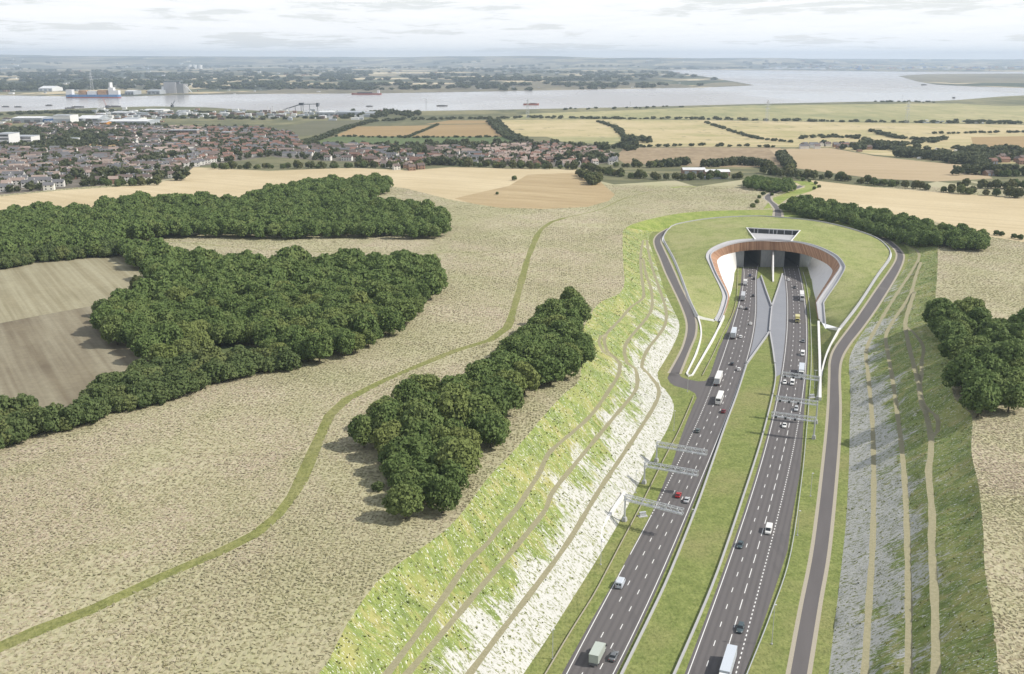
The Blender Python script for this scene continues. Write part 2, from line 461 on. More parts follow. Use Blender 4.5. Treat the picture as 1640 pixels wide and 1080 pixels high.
# ---------------------------------------------------------------- surveyed lines (photograph pixels, foreground first)
def yint(P):
    P = sorted(P, key=lambda p: p[1])
    ys = [p[1] for p in P]; xs = [p[0] for p in P]
    return lambda y: float(np.interp(y, ys, xs))
def za(py): return float(np.interp(py, [366, 382, 600, 612], [17.2, 16, 0.15, 0]))      # service road, west side
def zb(py): return float(np.interp(py, [377, 384, 645, 660], [18.5, 18, 0.1, 0]))       # service road, east side

CRESTL = [(510, 1080), (525, 1060), (557, 997), (582, 960), (605, 930), (640, 902), (700, 860), (737, 825), (782, 765), (825, 720), (870, 667), (902, 632), (927, 610), (931, 575), (930, 555), (935, 525), (955, 490), (970, 480), (992, 470), (1000, 452), (998, 420), (997, 380), (1000, 367), (1020, 357), (1070, 345), (1120, 339), (1180, 337), (1228, 336)]
CRESTR = [(1599, 1079), (1592, 997), (1577, 910), (1575, 850), (1567, 775), (1556, 725), (1556, 665), (1532, 642), (1525, 625), (1521, 580), (1515, 530), (1499, 485), (1501, 442), (1502, 405), (1499, 389), (1470, 379), (1440, 371), (1370, 355), (1300, 341), (1256, 335)]
TOEL = [(838, 1080), (855, 1055), (875, 1025), (910, 970), (945, 914), (972, 870), (998, 825), (1017, 787), (1034, 752), (1052, 717), (1070, 685), (1079, 657), (1077, 642), (1068, 628), (1058, 618), (1054, 608), (1053, 597), (1062, 582), (1076, 558), (1087, 532), (1087, 515), (1080, 500), (1066, 470), (1056, 440), (1047, 410), (1040, 388), (1040, 378), (1046, 371)]
TOER = [(1327, 1079), (1340, 972), (1350, 885), (1356, 820), (1360, 735), (1361, 687), (1362, 630), (1360, 592), (1361, 572), (1370, 552), (1387, 525), (1405, 500), (1430, 457), (1448, 432), (1455, 413), (1452, 397), (1436, 384), (1412, 377)]
PATHA = [(620, 1079), (660, 1027), (700, 972), (725, 937), (747, 902), (782, 870), (802, 842), (830, 812), (845, 787), (865, 757), (877, 727), (902, 705), (940, 672), (962, 645), (982, 615), (992, 598), (993, 585), (985, 574), (972, 560), (968, 547), (971, 535), (995, 510), (1010, 492), (1028, 480), (1031, 470), (1027, 437), (1026, 410), (1030, 385)]
PATHA2 = [(985, 574), (966, 560), (959, 545), (962, 537), (971, 535)]
PATHB = [(652, 1079), (712, 1010), (775, 935), (825, 877), (875, 815), (882, 792), (932, 730), (980, 672), (1015, 630), (1021, 610), (1017, 595), (1004, 578), (1000, 562), (1006, 545), (1035, 510), (1044, 492), (1043, 465), (1034, 437), (1030, 415)]
PATHC = [(752, 1079), (800, 1015), (850, 950), (910, 868), (960, 785), (1010, 710), (1045, 655), (1055, 632), (1052, 618), (1037, 600), (1028, 585), (1037, 560), (1055, 537), (1066, 517), (1066, 494), (1055, 460), (1045, 430), (1038, 400), (1036, 385)]
PATHD = [(1385, 1079), (1392, 960), (1397, 885), (1399, 810), (1399, 740), (1397, 675), (1391, 605), (1387, 570), (1393, 545), (1417, 502), (1442, 462), (1462, 432), (1472, 412), (1467, 400), (1450, 391)]
PATHE = [(1455, 1079), (1455, 960), (1451, 810), (1445, 725), (1437, 662), (1429, 605), (1421, 560), (1419, 537), (1430, 515), (1447, 490), (1460, 467), (1467, 442), (1475, 420)]
PATHF = [(1499, 1079), (1497, 960), (1492, 872), (1493, 825), (1487, 755), (1490, 735), (1491, 700), (1484, 668), (1476, 645), (1469, 605), (1457, 560), (1450, 522), (1455, 497), (1465, 467)]
PATHG = [(1450, 522), (1467, 537), (1479, 557), (1476, 580), (1476, 600), (1474, 620), (1480, 650), (1497, 664), (1503, 674), (1502, 688), (1492, 702)]
PXA = [(900, 1078.8), (950, 989), (997.5, 907.5), (1020, 865), (1045.5, 818), (1063, 774), (1079, 735), (1089.5, 703), (1099, 677), (1108, 655), (1116, 637)]    # west edge of northbound asphalt
PXA2 = [(1131, 610), (1137, 601), (1151, 559), (1165, 529), (1180.5, 490), (1186, 460), (1188.8, 425)]
L1 = [(908.8, 1078.8), (950, 996), (990, 922.5), (1025, 860), (1050, 815), (1066.6, 780.7), (1086, 742), (1108.8, 691), (1120.7, 669), (1131.7, 641.8), (1142.7, 614), (1153.2, 581.7), (1169, 539.8), (1183.4, 487.3), (1190.5, 426)]
L2 = [(982.5, 1077.5), (1061, 915), (1101, 821), (1135.2, 733), (1164.6, 666.4), (1173.9, 640), (1183, 620), (1197.8, 566), (1210.5, 482), (1213.8, 427)]
R1 = [(1102, 1077), (1145, 970), (1172, 887), (1197, 810), (1228, 712), (1240, 665), (1247.5, 630), (1254, 592), (1258.7, 550), (1261.5, 500), (1259.5, 455), (1254.5, 426)]
R2 = [(1180, 1075), (1202.5, 987), (1225, 912), (1247.5, 825), (1255, 780), (1271, 718), (1279, 676), (1286, 627.5), (1290, 590), (1292, 555), (1290.7, 510), (1287, 470), (1277, 424)]
PXB = [(1195, 1075), (1228, 982), (1262, 880), (1267, 837), (1281, 760), (1285, 712), (1288, 660), (1290, 630), (1292, 600)]     # east edge of southbound asphalt
BARL = [(997, 1079), (1043, 985), (1075, 915), (1117, 810), (1140, 745), (1162, 682), (1180, 634), (1193.7, 592), (1196, 585)]
BARR = [(1082, 1077), (1120, 990), (1150, 915), (1186, 810), (1217, 714), (1235, 645), (1242, 608), (1241, 585)]
ACL = [(1072.5, 598), (1086, 574), (1095, 555), (1101, 532), (1100, 512), (1090, 485), (1078, 460), (1066, 435), (1057, 412), (1050, 396), (1048.5, 384), (1055, 375), (1070, 366)]
ACR = [(1087.5, 599), (1102.5, 562), (1112.5, 537), (1113.5, 514), (1105, 490), (1090, 460), (1080, 437), (1070, 415), (1061, 396), (1057.5, 386), (1062.5, 376), (1077, 367)]
BCL = [(1266, 1079), (1285, 975), (1305, 869), (1322, 725), (1328, 655), (1330, 600), (1331, 578), (1340, 555), (1370, 514), (1405, 463), (1430, 427), (1437, 412), (1434.5, 401), (1420, 388), (1405, 380)]
BCR = [(1292.5, 1079), (1311, 965), (1327, 869), (1341, 725), (1344, 655), (1343, 600), (1347, 574), (1360, 551), (1382, 523), (1408, 486), (1436, 440), (1446, 416), (1444, 404), (1428, 388), (1412, 380)]
PARA = [(1117, 505), (1105, 480), (1090.3, 440), (1080, 415), (1069.3, 395.5), (1063, 383), (1065, 374), (1072, 366), (1082, 359.5), (1122, 351.8), (1161, 347.8), (1213.5, 346), (1253, 348.3), (1305, 353.6), (1344.6, 361.5), (1384, 373), (1407, 383), (1422, 396), (1426, 406), (1421, 418), (1405, 440), (1376, 484.7), (1345, 525)]
PARZ = [8, 9.2, 12.2, 14, 15.6, 16.8, 17.8, 19.2, 20.5, 22.5, 23.6, 24, 24, 23.4, 22.4, 21, 19.4, 18.3, 17.4, 16.6, 15, 11.6, 8.6]
RIMO = [(1143.7, 512), (1149.6, 502), (1154.8, 486), (1156.3, 470), (1142, 438.5), (1134, 420.7), (1130.4, 411), (1134.8, 401.5), (1146.7, 394), (1164.4, 387.4), (1186.7, 383.9), (1209, 383), (1232.5, 383), (1253, 384.2), (1268, 386), (1294.8, 390.2), (1320, 398.5), (1342, 410.4), (1352.6, 423.7), (1353, 432), (1342, 452), (1322, 481.5), (1320.5, 490), (1323, 519)]
RIMZ = [2.6, 3.4, 5, 7, 11.5, 15, 17, 18.5, 19.8, 20.6, 21, 21, 21, 21, 21, 20.8, 20.2, 19, 17.4, 16.2, 12, 6.8, 5.6, 3]
RIMI = [(1153, 515), (1159, 502), (1165, 482), (1164.4, 469.6), (1148, 438.5), (1141.5, 422), (1138.5, 411), (1142, 404.4), (1157, 395.8), (1179, 389), (1203, 385.8), (1232.6, 385.2), (1253, 386.2), (1283, 390), (1312.6, 399.5), (1334.8, 412), (1344, 423), (1343.7, 431), (1333, 447), (1309.6, 481.5), (1308, 490), (1311, 512)]
RIMIZ = [2.4, 3.2, 5, 6.4, 11.2, 14.6, 16.4, 17.8, 19.4, 20.6, 21, 21, 21, 20.8, 19.8, 18.4, 16.8, 15.6, 12, 6.4, 5.4, 3]
TIMB = [(1155, 512), (1160.5, 502), (1167, 484), (1167.5, 471), (1155.6, 443), (1149, 422), (1149.6, 416), (1158.5, 409.6), (1177.8, 404.2), (1191, 402), (1209, 400.7), (1232.6, 400.7), (1253, 402), (1280, 406), (1297.8, 411), (1320, 420.7), (1332, 431), (1332.6, 437), (1326, 449), (1308.5, 477), (1306.5, 489), (1309.6, 511)]
TIMBZ = [1.4, 1.8, 2.6, 4.2, 7.6, 10.4, 11.2, 12, 12.8, 13.2, 13.5, 13.5, 13.5, 13.2, 12.8, 11.8, 10.6, 9.8, 8.2, 4.4, 3.4, 2]
WBL = [(1168, 479), (1172, 466), (1175.5, 449), (1176.4, 437), (1177, 425)]      # foot of west wing wall, roadside
WBR = [(1298, 432), (1298.5, 446), (1302, 463), (1307, 482)]

def W(P, z):
    if callable(z): return np.array([U(x, y, z(y)) for x, y in P])
    if isinstance(z, (list, tuple)): return np.array([U(x, y, k) for (x, y), k in zip(P, z)])
    return np.array([U(x, y, z) for x, y in P])
def WB(P, dz=0.0): return np.array([UB(x, y, dz) for x, y in P])

crestL = WB(CRESTL); crestR = WB(CRESTR)
tl, tr, cl, cr = yint(TOEL), yint(TOER), yint(CRESTL), yint(CRESTR[:15])
def zpath(P, side):
    out = []
    for x, y in P:
        if side == 'L':
            t, c, z0 = tl(y), cl(y), za(y); zc = UB(c, y)[2]
        else:
            t, c, z0 = tr(y), cr(y), zb(y); zc = UB(c, y)[2]
        fr = min(max((x - t) / (c - t), .03), .95)
        out.append(U(x, y, z0 + fr * (zc - z0)))
    return np.array(out)

toeL = ext(catmull(W(TOEL, lambda y: za(y) + .1), 6)); toeR = ext(catmull(W(TOER, lambda y: zb(y) + .1), 6))
crestL = ext(catmull(crestL, 6)); crestR = ext(catmull(crestR, 6))

# carriageways: smooth plan curves x(y)
def fit(P, deg=5):
    w = W(P, 0.0); c = np.polyfit((w[:, 1] - 450) / 300, w[:, 0], deg)
    y0, y1 = w[:, 1].min(), w[:, 1].max()
    g = lambda y: np.polyval(c, (np.asarray(y, float) - 450) / 300)
    def f(y):
        y = np.asarray(y, float); yc = np.clip(y, y0, y1)
        d = (g(yc + .5) - g(yc - .5))
        return g(yc) + (y - yc) * d
    return f
xL1, xL2, xR1, xR2 = fit(L1), fit(L2), fit(R1), fit(R2)
YF = float(U(1240, 428)[1])                      # plane of the tunnel mouths
Y0 = 140.0
YS = np.arange(Y0, YF + 3, 6.0)
def lane(f, off=0.0, ys=YS): return np.stack([f(ys) + off, ys, np.zeros(len(ys))], 1)
pxa = ext(W(PXA, 0.0)); pxa2 = W(PXA2, 0.0); pxb = ext(W(PXB, 0.0))
barL = ext(catmull(W(BARL, 0.0), 8)); barR = ext(catmull(W(BARR, 0.0), 8))
acL = catmull(W(ACL, za), 5); acR = catmull(W(ACR, za), 5)
bcL = ext(catmull(W(BCL, zb), 5)); bcR = ext(catmull(W(BCR, zb), 5))
JUNC = [(1072.5, 598), (1068.8, 606), (1073, 613), (1080, 618), (1104, 625), (1113, 630), (1116, 637), (1142, 614), (1131, 610), (1119, 611), (1102, 608), (1091, 604), (1087.5, 599)]
junc = W(JUNC, 0.0)
para = catmull(W(PARA, PARZ), 6)
_pg = []
for (x, y), z in zip(PARA, PARZ):
    _pg.append(min(z - .8, (za(y) if x < 1240 else zb(y)) - .3) if (y > 375 or (x < 1070)) else min(z - 1.0, 18.2))
parag = catmull(W(PARA, PARZ), 6)
pgz = np.interp(np.linspace(0, 1, len(parag)), np.linspace(0, 1, len(PARA)), _pg)
seg = np.r_[0, np.cumsum(np.linalg.norm(np.diff(W(PARA, PARZ), axis=0), axis=1))]
sp = np.r_[0, np.cumsum(np.linalg.norm(np.diff(parag, axis=0), axis=1))]
parag[:, 2] = np.interp(sp / sp[-1], seg / seg[-1], _pg)
parag = offset(parag, -1.0)                       # foot of the parapet, outside (walk is clockwise from the west end)
rimo = catmull(W(RIMO, RIMZ), 3); rimi = catmull(W(RIMI, RIMIZ), 3); timb = catmull(W(TIMB, TIMBZ), 3)
wbl = W(WBL, 0.0); wbr = W(WBR, 0.0)
wbl[-1][1] = YF; wbr[0][1] = YF; wbr[0][0] += .6

# ---------------------------------------------------------------- the ground: one triangulated sheet, cut along every surveyed line
PV, PZ, PE = [], [], []
def line(P, z=None, close=False):
    b = len(PV)
    for p in P:
        PV.append((float(p[0]), float(p[1]))); PZ.append(float(p[2]) if z is None else z)
    n = len(P)
    PE.extend((b + i, b + i + 1) for i in range(n - 1))
    if close: PE.append((b + n - 1, b))
ZN = []                                           # (zone, polygon), later ones win
def zone(name, P): ZN.append((name, np.asarray(P, float)[:, :2]))
NAN = float('nan')

cut = np.vstack([crestL, crestR[::-1]])
line(crestL); line(crestR); line(toeL); line(toeR)
line([crestL[0], toeL[0]]); line([crestR[0], toeR[0]]); line([toeL[0], toeR[0]], 0.0); line([crestL[-1], crestR[-1]])
zone('bank_grass', cut)
iL = int(np.argmin(np.linalg.norm(crestL[:, :2] - np.array(UB(1003, 365)[:2]), axis=1)))
zone('slopeL', np.vstack([crestL[:iL + 1], toeL[::-1]]))
iR = int(np.argmin(np.linalg.norm(crestR[:, :2] - np.array(UB(1500, 389)[:2]), axis=1)))
zone('slopeR', np.vstack([crestR[:iR + 1], toeR[::-1]]))
line([crestL[iL], toeL[-1]], None); line([crestR[iR], toeR[-1]], None)
verge = np.vstack([toeL, parag[::1][(parag[:, 1] > -1)], toeR[::-1]])
zone('verge_grass', np.vstack([toeL, toeR[::-1]]))
PATHS = []; LEDGE = []
for P, s, w in ((PATHA, 'L', 1.8), (PATHA2, 'L', 1.5), (PATHB, 'L', 1.8), (PATHC, 'L', 1.8), (PATHD, 'R', 1.8), (PATHE, 'R', 1.8), (PATHF, 'R', 2.1), (PATHG, 'R', 1.6)):
    c = catmull(zpath(P, s), 5)
    k = np.array([.25, .5, .25])
    for _ in range(3): c[1:-1, 2] = .25 * c[:-2, 2] + .5 * c[1:-1, 2] + .25 * c[2:, 2]
    if P[0][1] > 1070: c = ext(c)
    wv = w * (1 + .10 * np.sin(np.arange(len(c)) * 1.9) + .08 * np.sin(np.arange(len(c)) * .83 + 1))[:, None]
    a, b = offset(c, -.5 * wv), offset(c, .5 * wv); LEDGE.append(c[:, :2])
    for s_ in (-1, 1):
        for q in offset(c, s_ * (w / 2 + 2.6)): PV.append((float(q[0]), float(q[1]))); PZ.append(NAN)
    line(a); line(b); PATHS.append(('earth_path', np.vstack([a, b[::-1]])))
for k in PATHS: zone(*k)
# service roads with their sandy margins
for a, b in ((acL, acR), (bcL, bcR)):
    ko, ki = offset(a, -1.15), offset(b, 1.15)
    line(ko); line(ki); line(a); line(b)
    zone('sand_kerb', np.vstack([ko, ki[::-1]]))
zone('service_road', np.vstack([acL, acR[::-1]])); zone('service_road', np.vstack([bcL, bcR[::-1]]))
line(junc, None, True); zone('service_road', junc)
l1, l2, r1, r2 = lane(xL1), lane(xL2), lane(xR1), lane(xR2)
ysu = np.arange(pxa2[0, 1], YF + 3, 6.0)
westU = np.stack([np.minimum(np.interp(ysu, pxa2[:, 1], pxa2[:, 0]), xL1(ysu) - .7), ysu, 0 * ysu], 1)
west = np.vstack([pxa, westU]); eastL = lane(xL2, .9)
zone('road', np.vstack([west, eastL[::-1]])); line(west); line(eastL)
ysb = np.arange(pxb[-1, 1] + 4, YF + 3, 6.0)
eastU = np.stack([xR2(ysb) + .9, ysb, 0 * ysb], 1)
east = np.vstack([pxb, eastU]); westR = lane(xR1, -.9)
zone('road', np.vstack([westR, east[::-1]])); line(east); line(westR)
# grey paved apron between the carriageways
V1 = np.array([U(1219, 443), U(1227, 467), U(1236, 492)]); V2 = np.array([U(1236, 492), U(1246, 463), U(1253, 440)])
ym0, ym1 = barL[-1, 1], U(1216, 447)[1]
yl = np.arange(ym0, ym1 + 1, 6.0); yr0 = U(1244, 600)[1]; yr = np.arange(yr0, U(1254, 436)[1], 6.0)
pav = np.vstack([[U(1232.5, 533)], [barL[-1]], np.stack([xL2(yl) + .9, yl, 0 * yl], 1), V1, V2[1:], np.stack([xR1(yr) - .9, yr, 0 * yr], 1)[::-1], [U(1242, 604)], [U(1241, 585)]])
zone('paving', pav); line(pav, 0.0, True)
line(barL); line(barR)
# mound footprint is left open: the portal stands on it
hole = np.vstack([parag, [U(1322, 527, 3)], [U(1311, 508, 0)], wbr[::-1], wbl[::-1], [U(1163, 497, 0)], [U(1154, 515, 0)]])
_hz = hole.copy()
line(_hz, None, True)
zone('HOLE', hole)
line([U(1100, 600, .2), U(1112, 575, 1.2), U(1122, 540, 4.2), U(1117, 508, 6.8)])
line([U(1110, 601, .1), U(1130, 568, .9), U(1150, 530, 1.8)])
line([U(1312, 640, 0), U(1311, 600, .1), U(1310, 560, .2), U(1309, 520, .3)])
line([U(1316, 640, .1), U(1315.5, 600, .4), U(1314.5, 560, .8), U(1313.5, 524, 1.6)])
line([U(1315, 618, .2), U(1318.5, 588, 1.4), U(1327, 562, 3.4), U(1338, 540, 5.6), U(1346, 527, 7.2)])

def field(name, P, smooth=None):
    w = WB(P)
    line(w, NAN, True); zone(name, w)
def strip(name, P, w):
    c = catmull(WB(P), 12)
    wv = w * (1 + .12 * np.sin(np.arange(len(c)) * 1.7) + .1 * np.sin(np.arange(len(c)) * .7 + 1))[:, None]
    a, b = offset(c, -.5 * wv), offset(c, .5 * wv)
    line(a, NAN); line(b, NAN); zone(name, np.vstack([a, b[::-1]]))
ZI = len(ZN)
# near fields
field('brown_field', [(-40, 432), (60, 420), (130, 413), (190, 408), (215, 425), (240, 445), (200, 470), (160, 490), (155, 510), (180, 540), (230, 570), (262, 592), (200, 610), (160, 635), (120, 655), (60, 660), (-40, 650)])
field('fallow_field', [(-40, 432), (60, 420), (130, 413), (190, 408), (215, 425), (240, 445), (205, 468), (160, 488), (110, 497), (50, 508), (-40, 526)])
field('stubble_field', [(-60, 345), (-60, 322), (0, 315), (100, 305), (180, 300), (240, 296), (285, 285), (310, 268), (430, 274), (560, 269), (660, 273), (720, 268), (940, 272), (960, 290), (985, 312), (975, 322), (940, 332), (870, 335), (800, 333), (720, 320), (690, 312), (650, 302), (600, 296), (520, 300), (430, 320), (300, 332), (100, 342)])
field('tan_stubble', [(845, 280), (940, 276), (960, 290), (985, 312), (975, 322), (940, 332), (870, 335), (800, 333), (755, 326), (728, 318), (770, 308), (815, 298)])
field('stubble_field', [(1300, 318), (1272, 303), (1262, 296), (1300, 289), (1400, 300), (1500, 308), (1700, 322), (1700, 398), (1590, 380), (1500, 356), (1400, 338)])
strip('green_path', [(-30, 1050), (60, 1010), (150, 975), (255, 925), (350, 885), (410, 855), (445, 825), (468, 795), (482, 770), (497, 735), (512, 700), (528, 665), (555, 640), (610, 612), (680, 582), (735, 560), (785, 545), (812, 525), (824, 490), (838, 440), (845, 415), (855, 390), (865, 370), (885, 355), (905, 349)], 3.8)
strip('green_path', [(905, 349), (960, 336), (1000, 318), (1060, 303)], 1.6)
strip('green_path', [(240, 383), (330, 392), (480, 402), (640, 404), (740, 404), (840, 404)], 1.4)
strip('bank_grass', [(430, 590), (480, 575)], 2)
strip('bank_grass', [(1075, 301), (1090, 299.5), (1116, 299.5)], 5)
field('pasture_green', [(300, 560), (350, 545), (430, 560), (420, 580), (340, 578)])
field('bank_grass', [(1240, 333), (1262, 318), (1300, 306), (1312, 300), (1300, 291), (1268, 290), (1290, 300), (1262, 308), (1236, 318), (1222, 335)])
strip('sand_kerb', [(1246, 346), (1246, 338), (1240, 328), (1230, 319), (1232, 312), (1250, 306), (1274, 302), (1284, 297)], 8)
strip('service_road', [(1246, 346), (1246, 338), (1240, 328), (1230, 319), (1232, 312), (1250, 306), (1274, 302), (1284, 297)], 4.6)
# middle distance
town_a = [(-60, 205), (60, 205), (130, 197), (200, 200), (300, 205), (420, 205), (470, 215), (482, 235), (440, 250), (350, 262), (310, 268), (290, 285), (240, 290), (180, 296), (100, 303), (-60, 318)]
town_b = [(430, 232), (520, 231), (640, 234), (800, 233), (900, 228), (960, 240), (992, 258), (930, 268), (760, 266), (650, 262), (520, 258), (440, 252)]
field('town_ground', town_a); field('town_ground', town_b)
field('ripe_field', [(40, 236), (110, 228), (190, 231), (200, 238), (100, 242)])
field('striped_field', [(985, 252), (1000, 237), (1130, 236), (1250, 237), (1262, 268), (1130, 268), (1000, 262)])
field('peach_field', [(1232, 239), (1330, 237), (1400, 250), (1470, 258), (1560, 266), (1590, 286), (1500, 291), (1400, 286), (1262, 268)])
field('ripe_field', [(535, 218), (572, 203), (690, 201), (655, 219)])
field('ripe_field', [(660, 219), (705, 200), (785, 199), (812, 219)])
field('ripe_field', [(680, 199), (720, 193), (780, 193), (786, 198)])
field('pasture_green', [(480, 231), (540, 219), (812, 219), (824, 224), (800, 232), (640, 234)])
field('dark_field', [(430, 210), (500, 194), (592, 193), (560, 203), (530, 216), (480, 217)])
field('green_marsh', [(875, 219), (1000, 219), (1030, 235), (900, 227)])
field('marsh_pasture', [(800, 192), (1000, 191), (1280, 195), (1500, 198), (1750, 202), (1750, 262), (1600, 262), (1480, 255), (1400, 248), (1330, 236), (1030, 235), (1000, 219), (830, 219)])
field('green_marsh', [(800, 191), (850, 182), (1000, 177), (1200, 169), (1500, 166), (1750, 166), (1750, 200), (1500, 197), (1280, 194), (1000, 190)])
field('ripe_field', [(1555, 220), (1750, 216), (1750, 235), (1560, 238)])
# the river and the far shore
near_bank = [(-400, 185), (0, 179), (60, 177), (160, 172.5), (250, 170.5), (330, 172), (420, 178), (560, 178.5), (640, 178.5), (800, 176), (900, 174), (1000, 172), (1200, 167), (1380, 163), (1480, 163), (1540, 160), (1600, 155), (1660, 152), (2000, 150)]
far_bank = [(2000, 117), (1640, 115), (1450, 115), (1300, 113.5), (1100, 112), (1070, 113), (1090, 118), (1130, 123), (1170, 130), (1208, 136.5), (1190, 138), (1120, 140.5), (1000, 142.5), (800, 146.5), (600, 150), (420, 150.5), (270, 153), (190, 155), (100, 154.5), (0, 153), (-400, 152)]
river = WB(near_bank + far_bank)
line(WB(near_bank), NAN); line(WB(far_bank), NAN)
farland = np.vstack([WB(far_bank), [(-18000, 8000, 0), (-18000, 30000, 0), (18000, 30000, 0), (18000, 15000, 0)]])
zone('far_country', farland)
field('far_shore', [(270, 152.6), (420, 150), (600, 149.6), (800, 146), (1000, 142), (1120, 140.2), (1090, 135), (1000, 132), (900, 130), (800, 133), (650, 136), (480, 138), (420, 146)])
field('far_shore', [(1100, 139.8), (1190, 137.5), (1208, 136.3), (1170, 131), (1140, 133)])
zone('river_water', river)
field('far_shore', [(1438, 122), (1480, 119), (1640, 118), (2000, 119), (2000, 140), (1640, 141), (1560, 139), (1500, 136), (1470, 131)])
field('far_country', [(1475, 131), (1560, 133), (1700, 133), (2000, 134), (2000, 140), (1640, 141), (1560, 139), (1500, 136)])
field('rough_pasture', [(1480, 163), (1540, 160.5), (1600, 155.5), (1660, 152.5), (2000, 150), (2000, 168), (1600, 170)])

dom = np.array([(-700, -60), (700, -60), (18500, 28500), (-18500, 28500)], float)
b = len(PV)
for p in dom: PV.append(tuple(p)); PZ.append(NAN)
PE.extend((b + i, b + (i + 1) % 4) for i in range(4))
def grid(y0, y1, s, keep):
    X = []
    for y in np.arange(y0, y1, s):
        hw = 700 + (y + 60) * .6235 - s * .6
        for x in np.arange(-hw, hw, s):
            X.append((x + s * .3 * math.sin(y * 1.7), y + s * .2 * math.sin(x)))
    X = np.array(X)
    return X[keep(X)]
LED = np.vstack(LEDGE)
def clear_of(X): return np.array([((LED - q) ** 2).sum(1).min() > 27 for q in X])
incut = lambda X: inpoly(X, cut)
for X in (grid(100, 920, 7, lambda X: incut(X) & clear_of(X)), grid(-40, 1050, 24, lambda X: ~incut(X) & (np.abs(X[:, 0] - 50) < 650)), grid(-40, 1050, 60, lambda X: ~incut(X) & (np.abs(X[:, 0] - 50) >= 650)),
          grid(1050, 2700, 80, lambda X: np.ones(len(X), bool)), grid(2700, 15500, 420, lambda X: np.ones(len(X), bool)), grid(15500, 28400, 330, lambda X: np.ones(len(X), bool))):
    for p in X: PV.append((float(p[0]), float(p[1]))); PZ.append(NAN)

vo, eo, fo, ov, oe, of_ = geometry.delaunay_2d_cdt([Vector(p) for p in PV], PE, [], 0, 0.02, True)
GV = np.array([(p.x, p.y) for p in vo]); GF = np.array([tuple(f) for f in fo if len(f) == 3], np.int32)
GZ = np.full(len(GV), np.nan)
for i, o in enumerate(ov):
    zz = [PZ[k] for k in o if k < len(PZ) and not math.isnan(PZ[k])]
    if zz: GZ[i] = sum(zz) / len(zz)
ins = inpoly(GV, cut)
GZ[~ins & np.isnan(GZ)] = B(GV[~ins & np.isnan(GZ), 0], GV[~ins & np.isnan(GZ), 1])
free = np.isnan(GZ)
E = np.vstack([GF[:, [0, 1]], GF[:, [1, 2]], GF[:, [2, 0]]]); E = np.unique(np.sort(E, 1), axis=0)
wgt = 1.0 / (np.linalg.norm(GV[E[:, 0]] - GV[E[:, 1]], axis=1) + .05)
deg = np.bincount(E[:, 0], wgt, len(GV)) + np.bincount(E[:, 1], wgt, len(GV))
def lap(z): return deg * z - np.bincount(E[:, 0], wgt * z[E[:, 1]], len(GV)) - np.bincount(E[:, 1], wgt * z[E[:, 0]], len(GV))
z = np.where(free, 0.0, GZ); r = np.where(free, -lap(z), 0); p = r / np.maximum(deg, 1e-9); p = np.where(free, p, 0); q = p * 0
s_ = np.where(free, r / deg, 0); p = s_.copy(); rs = (r * s_).sum()
for it in range(600):
    Ap = np.where(free, lap(p), 0); al = rs / max((p * Ap).sum(), 1e-20)
    z = z + al * p; r = r - al * Ap; s_ = np.where(free, r / deg, 0); rn = (r * s_).sum()
    if rn < 1e-8: break
    p = s_ + rn / rs * p; rs = rn
GZ = z
CEN = GV[GF].mean(1)
nf = len(GF); zid = np.zeros(nf, np.int32); names = ['scrub_field', 'rough_pasture']
zid[CEN[:, 1] > 1080] = 1
for nm, poly in ZN:
    if nm not in names: names.append(nm)
    zid[inpoly(CEN, poly)] = names.index(nm)
MATOF = dict(scrub_field='scrub', rough_pasture='rough', bank_grass='bank', slopeL='slopeL', slopeR='slopeR', verge_grass='verge', earth_path='path', sand_kerb='kerb', service_road='asphalt', road='motorway', paving='paved',
             brown_field='brown', fallow_field='fallow', stubble_field='stubble', tan_stubble='tan', green_path='green_path', town_ground='townground', striped_field='striped', peach_field='peach', ripe_field='ripe', pasture_green='greenfield',
             dark_field='darkfield', green_marsh='marshgreen', marsh_pasture='marsh', far_country='far', far_shore='farbank', river_water='water')
NICE = dict(slopeL='chalk_slope', slopeR='chalk_slope', green_path='mown_path', pasture_green='green_field')
LBL = dict(scrub_field='rough pinkish beige scrub field with tufted rows', bank_grass='bright green grass bank around the cutting', slopeL='sunlit chalk and grass slope of the cutting', slopeR='shaded chalk and grass slope of the cutting',
           verge_grass='green grass verges beside the motorway', earth_path='narrow earth paths along the cutting slopes', road='grey asphalt motorway carriageways', river_water='broad pale grey river', far_country='patchwork fields and hills beyond the river')
for k, nm in enumerate(names):
    if nm == 'HOLE': continue
    fs = GF[zid == k]
    if not len(fs): continue
    used, inv = np.unique(fs, return_inverse=True)
    v = np.c_[GV[used], GZ[used]]
    uv_ = None
    if nm == 'road':
        gx, gy = v[:, 0], v[:, 1]; mid = .5 * (xL2(gy) + xR1(gy))
        uv_ = np.c_[np.where(gx < mid, (gx - xL1(gy)) / (xL2(gy) - xL1(gy)), (gx - xR1(gy)) / (xR2(gy) - xR1(gy))), gy]
    o = link(NICE.get(nm, nm), mesh(nm, v, inv.reshape(fs.shape).astype(np.int32), [M[MATOF[nm]]], True, None, uv_))
    tag(o, LBL.get(nm, nm.replace('_', ' ') + ' seen across the open country'), None, None, 'structure')

from mathutils.bvhtree import BVHTree
BV = BVHTree.FromPolygons([Vector((*GV[i], GZ[i])) for i in range(len(GV))], [tuple(int(q) for q in f) for f in GF])
def G(x, y):
    h = BV.ray_cast(Vector((x, y, 600)), Vector((0, 0, -1)))
    return h[0].z if h[0] is not None else float(B(x, y))
def ZONE(x, y):
    h = BV.ray_cast(Vector((x, y, 600)), Vector((0, 0, -1)))
    return names[zid[h[2]]] if h[0] is not None else ''
print('land', len(GV), len(GF), 'cg', it)
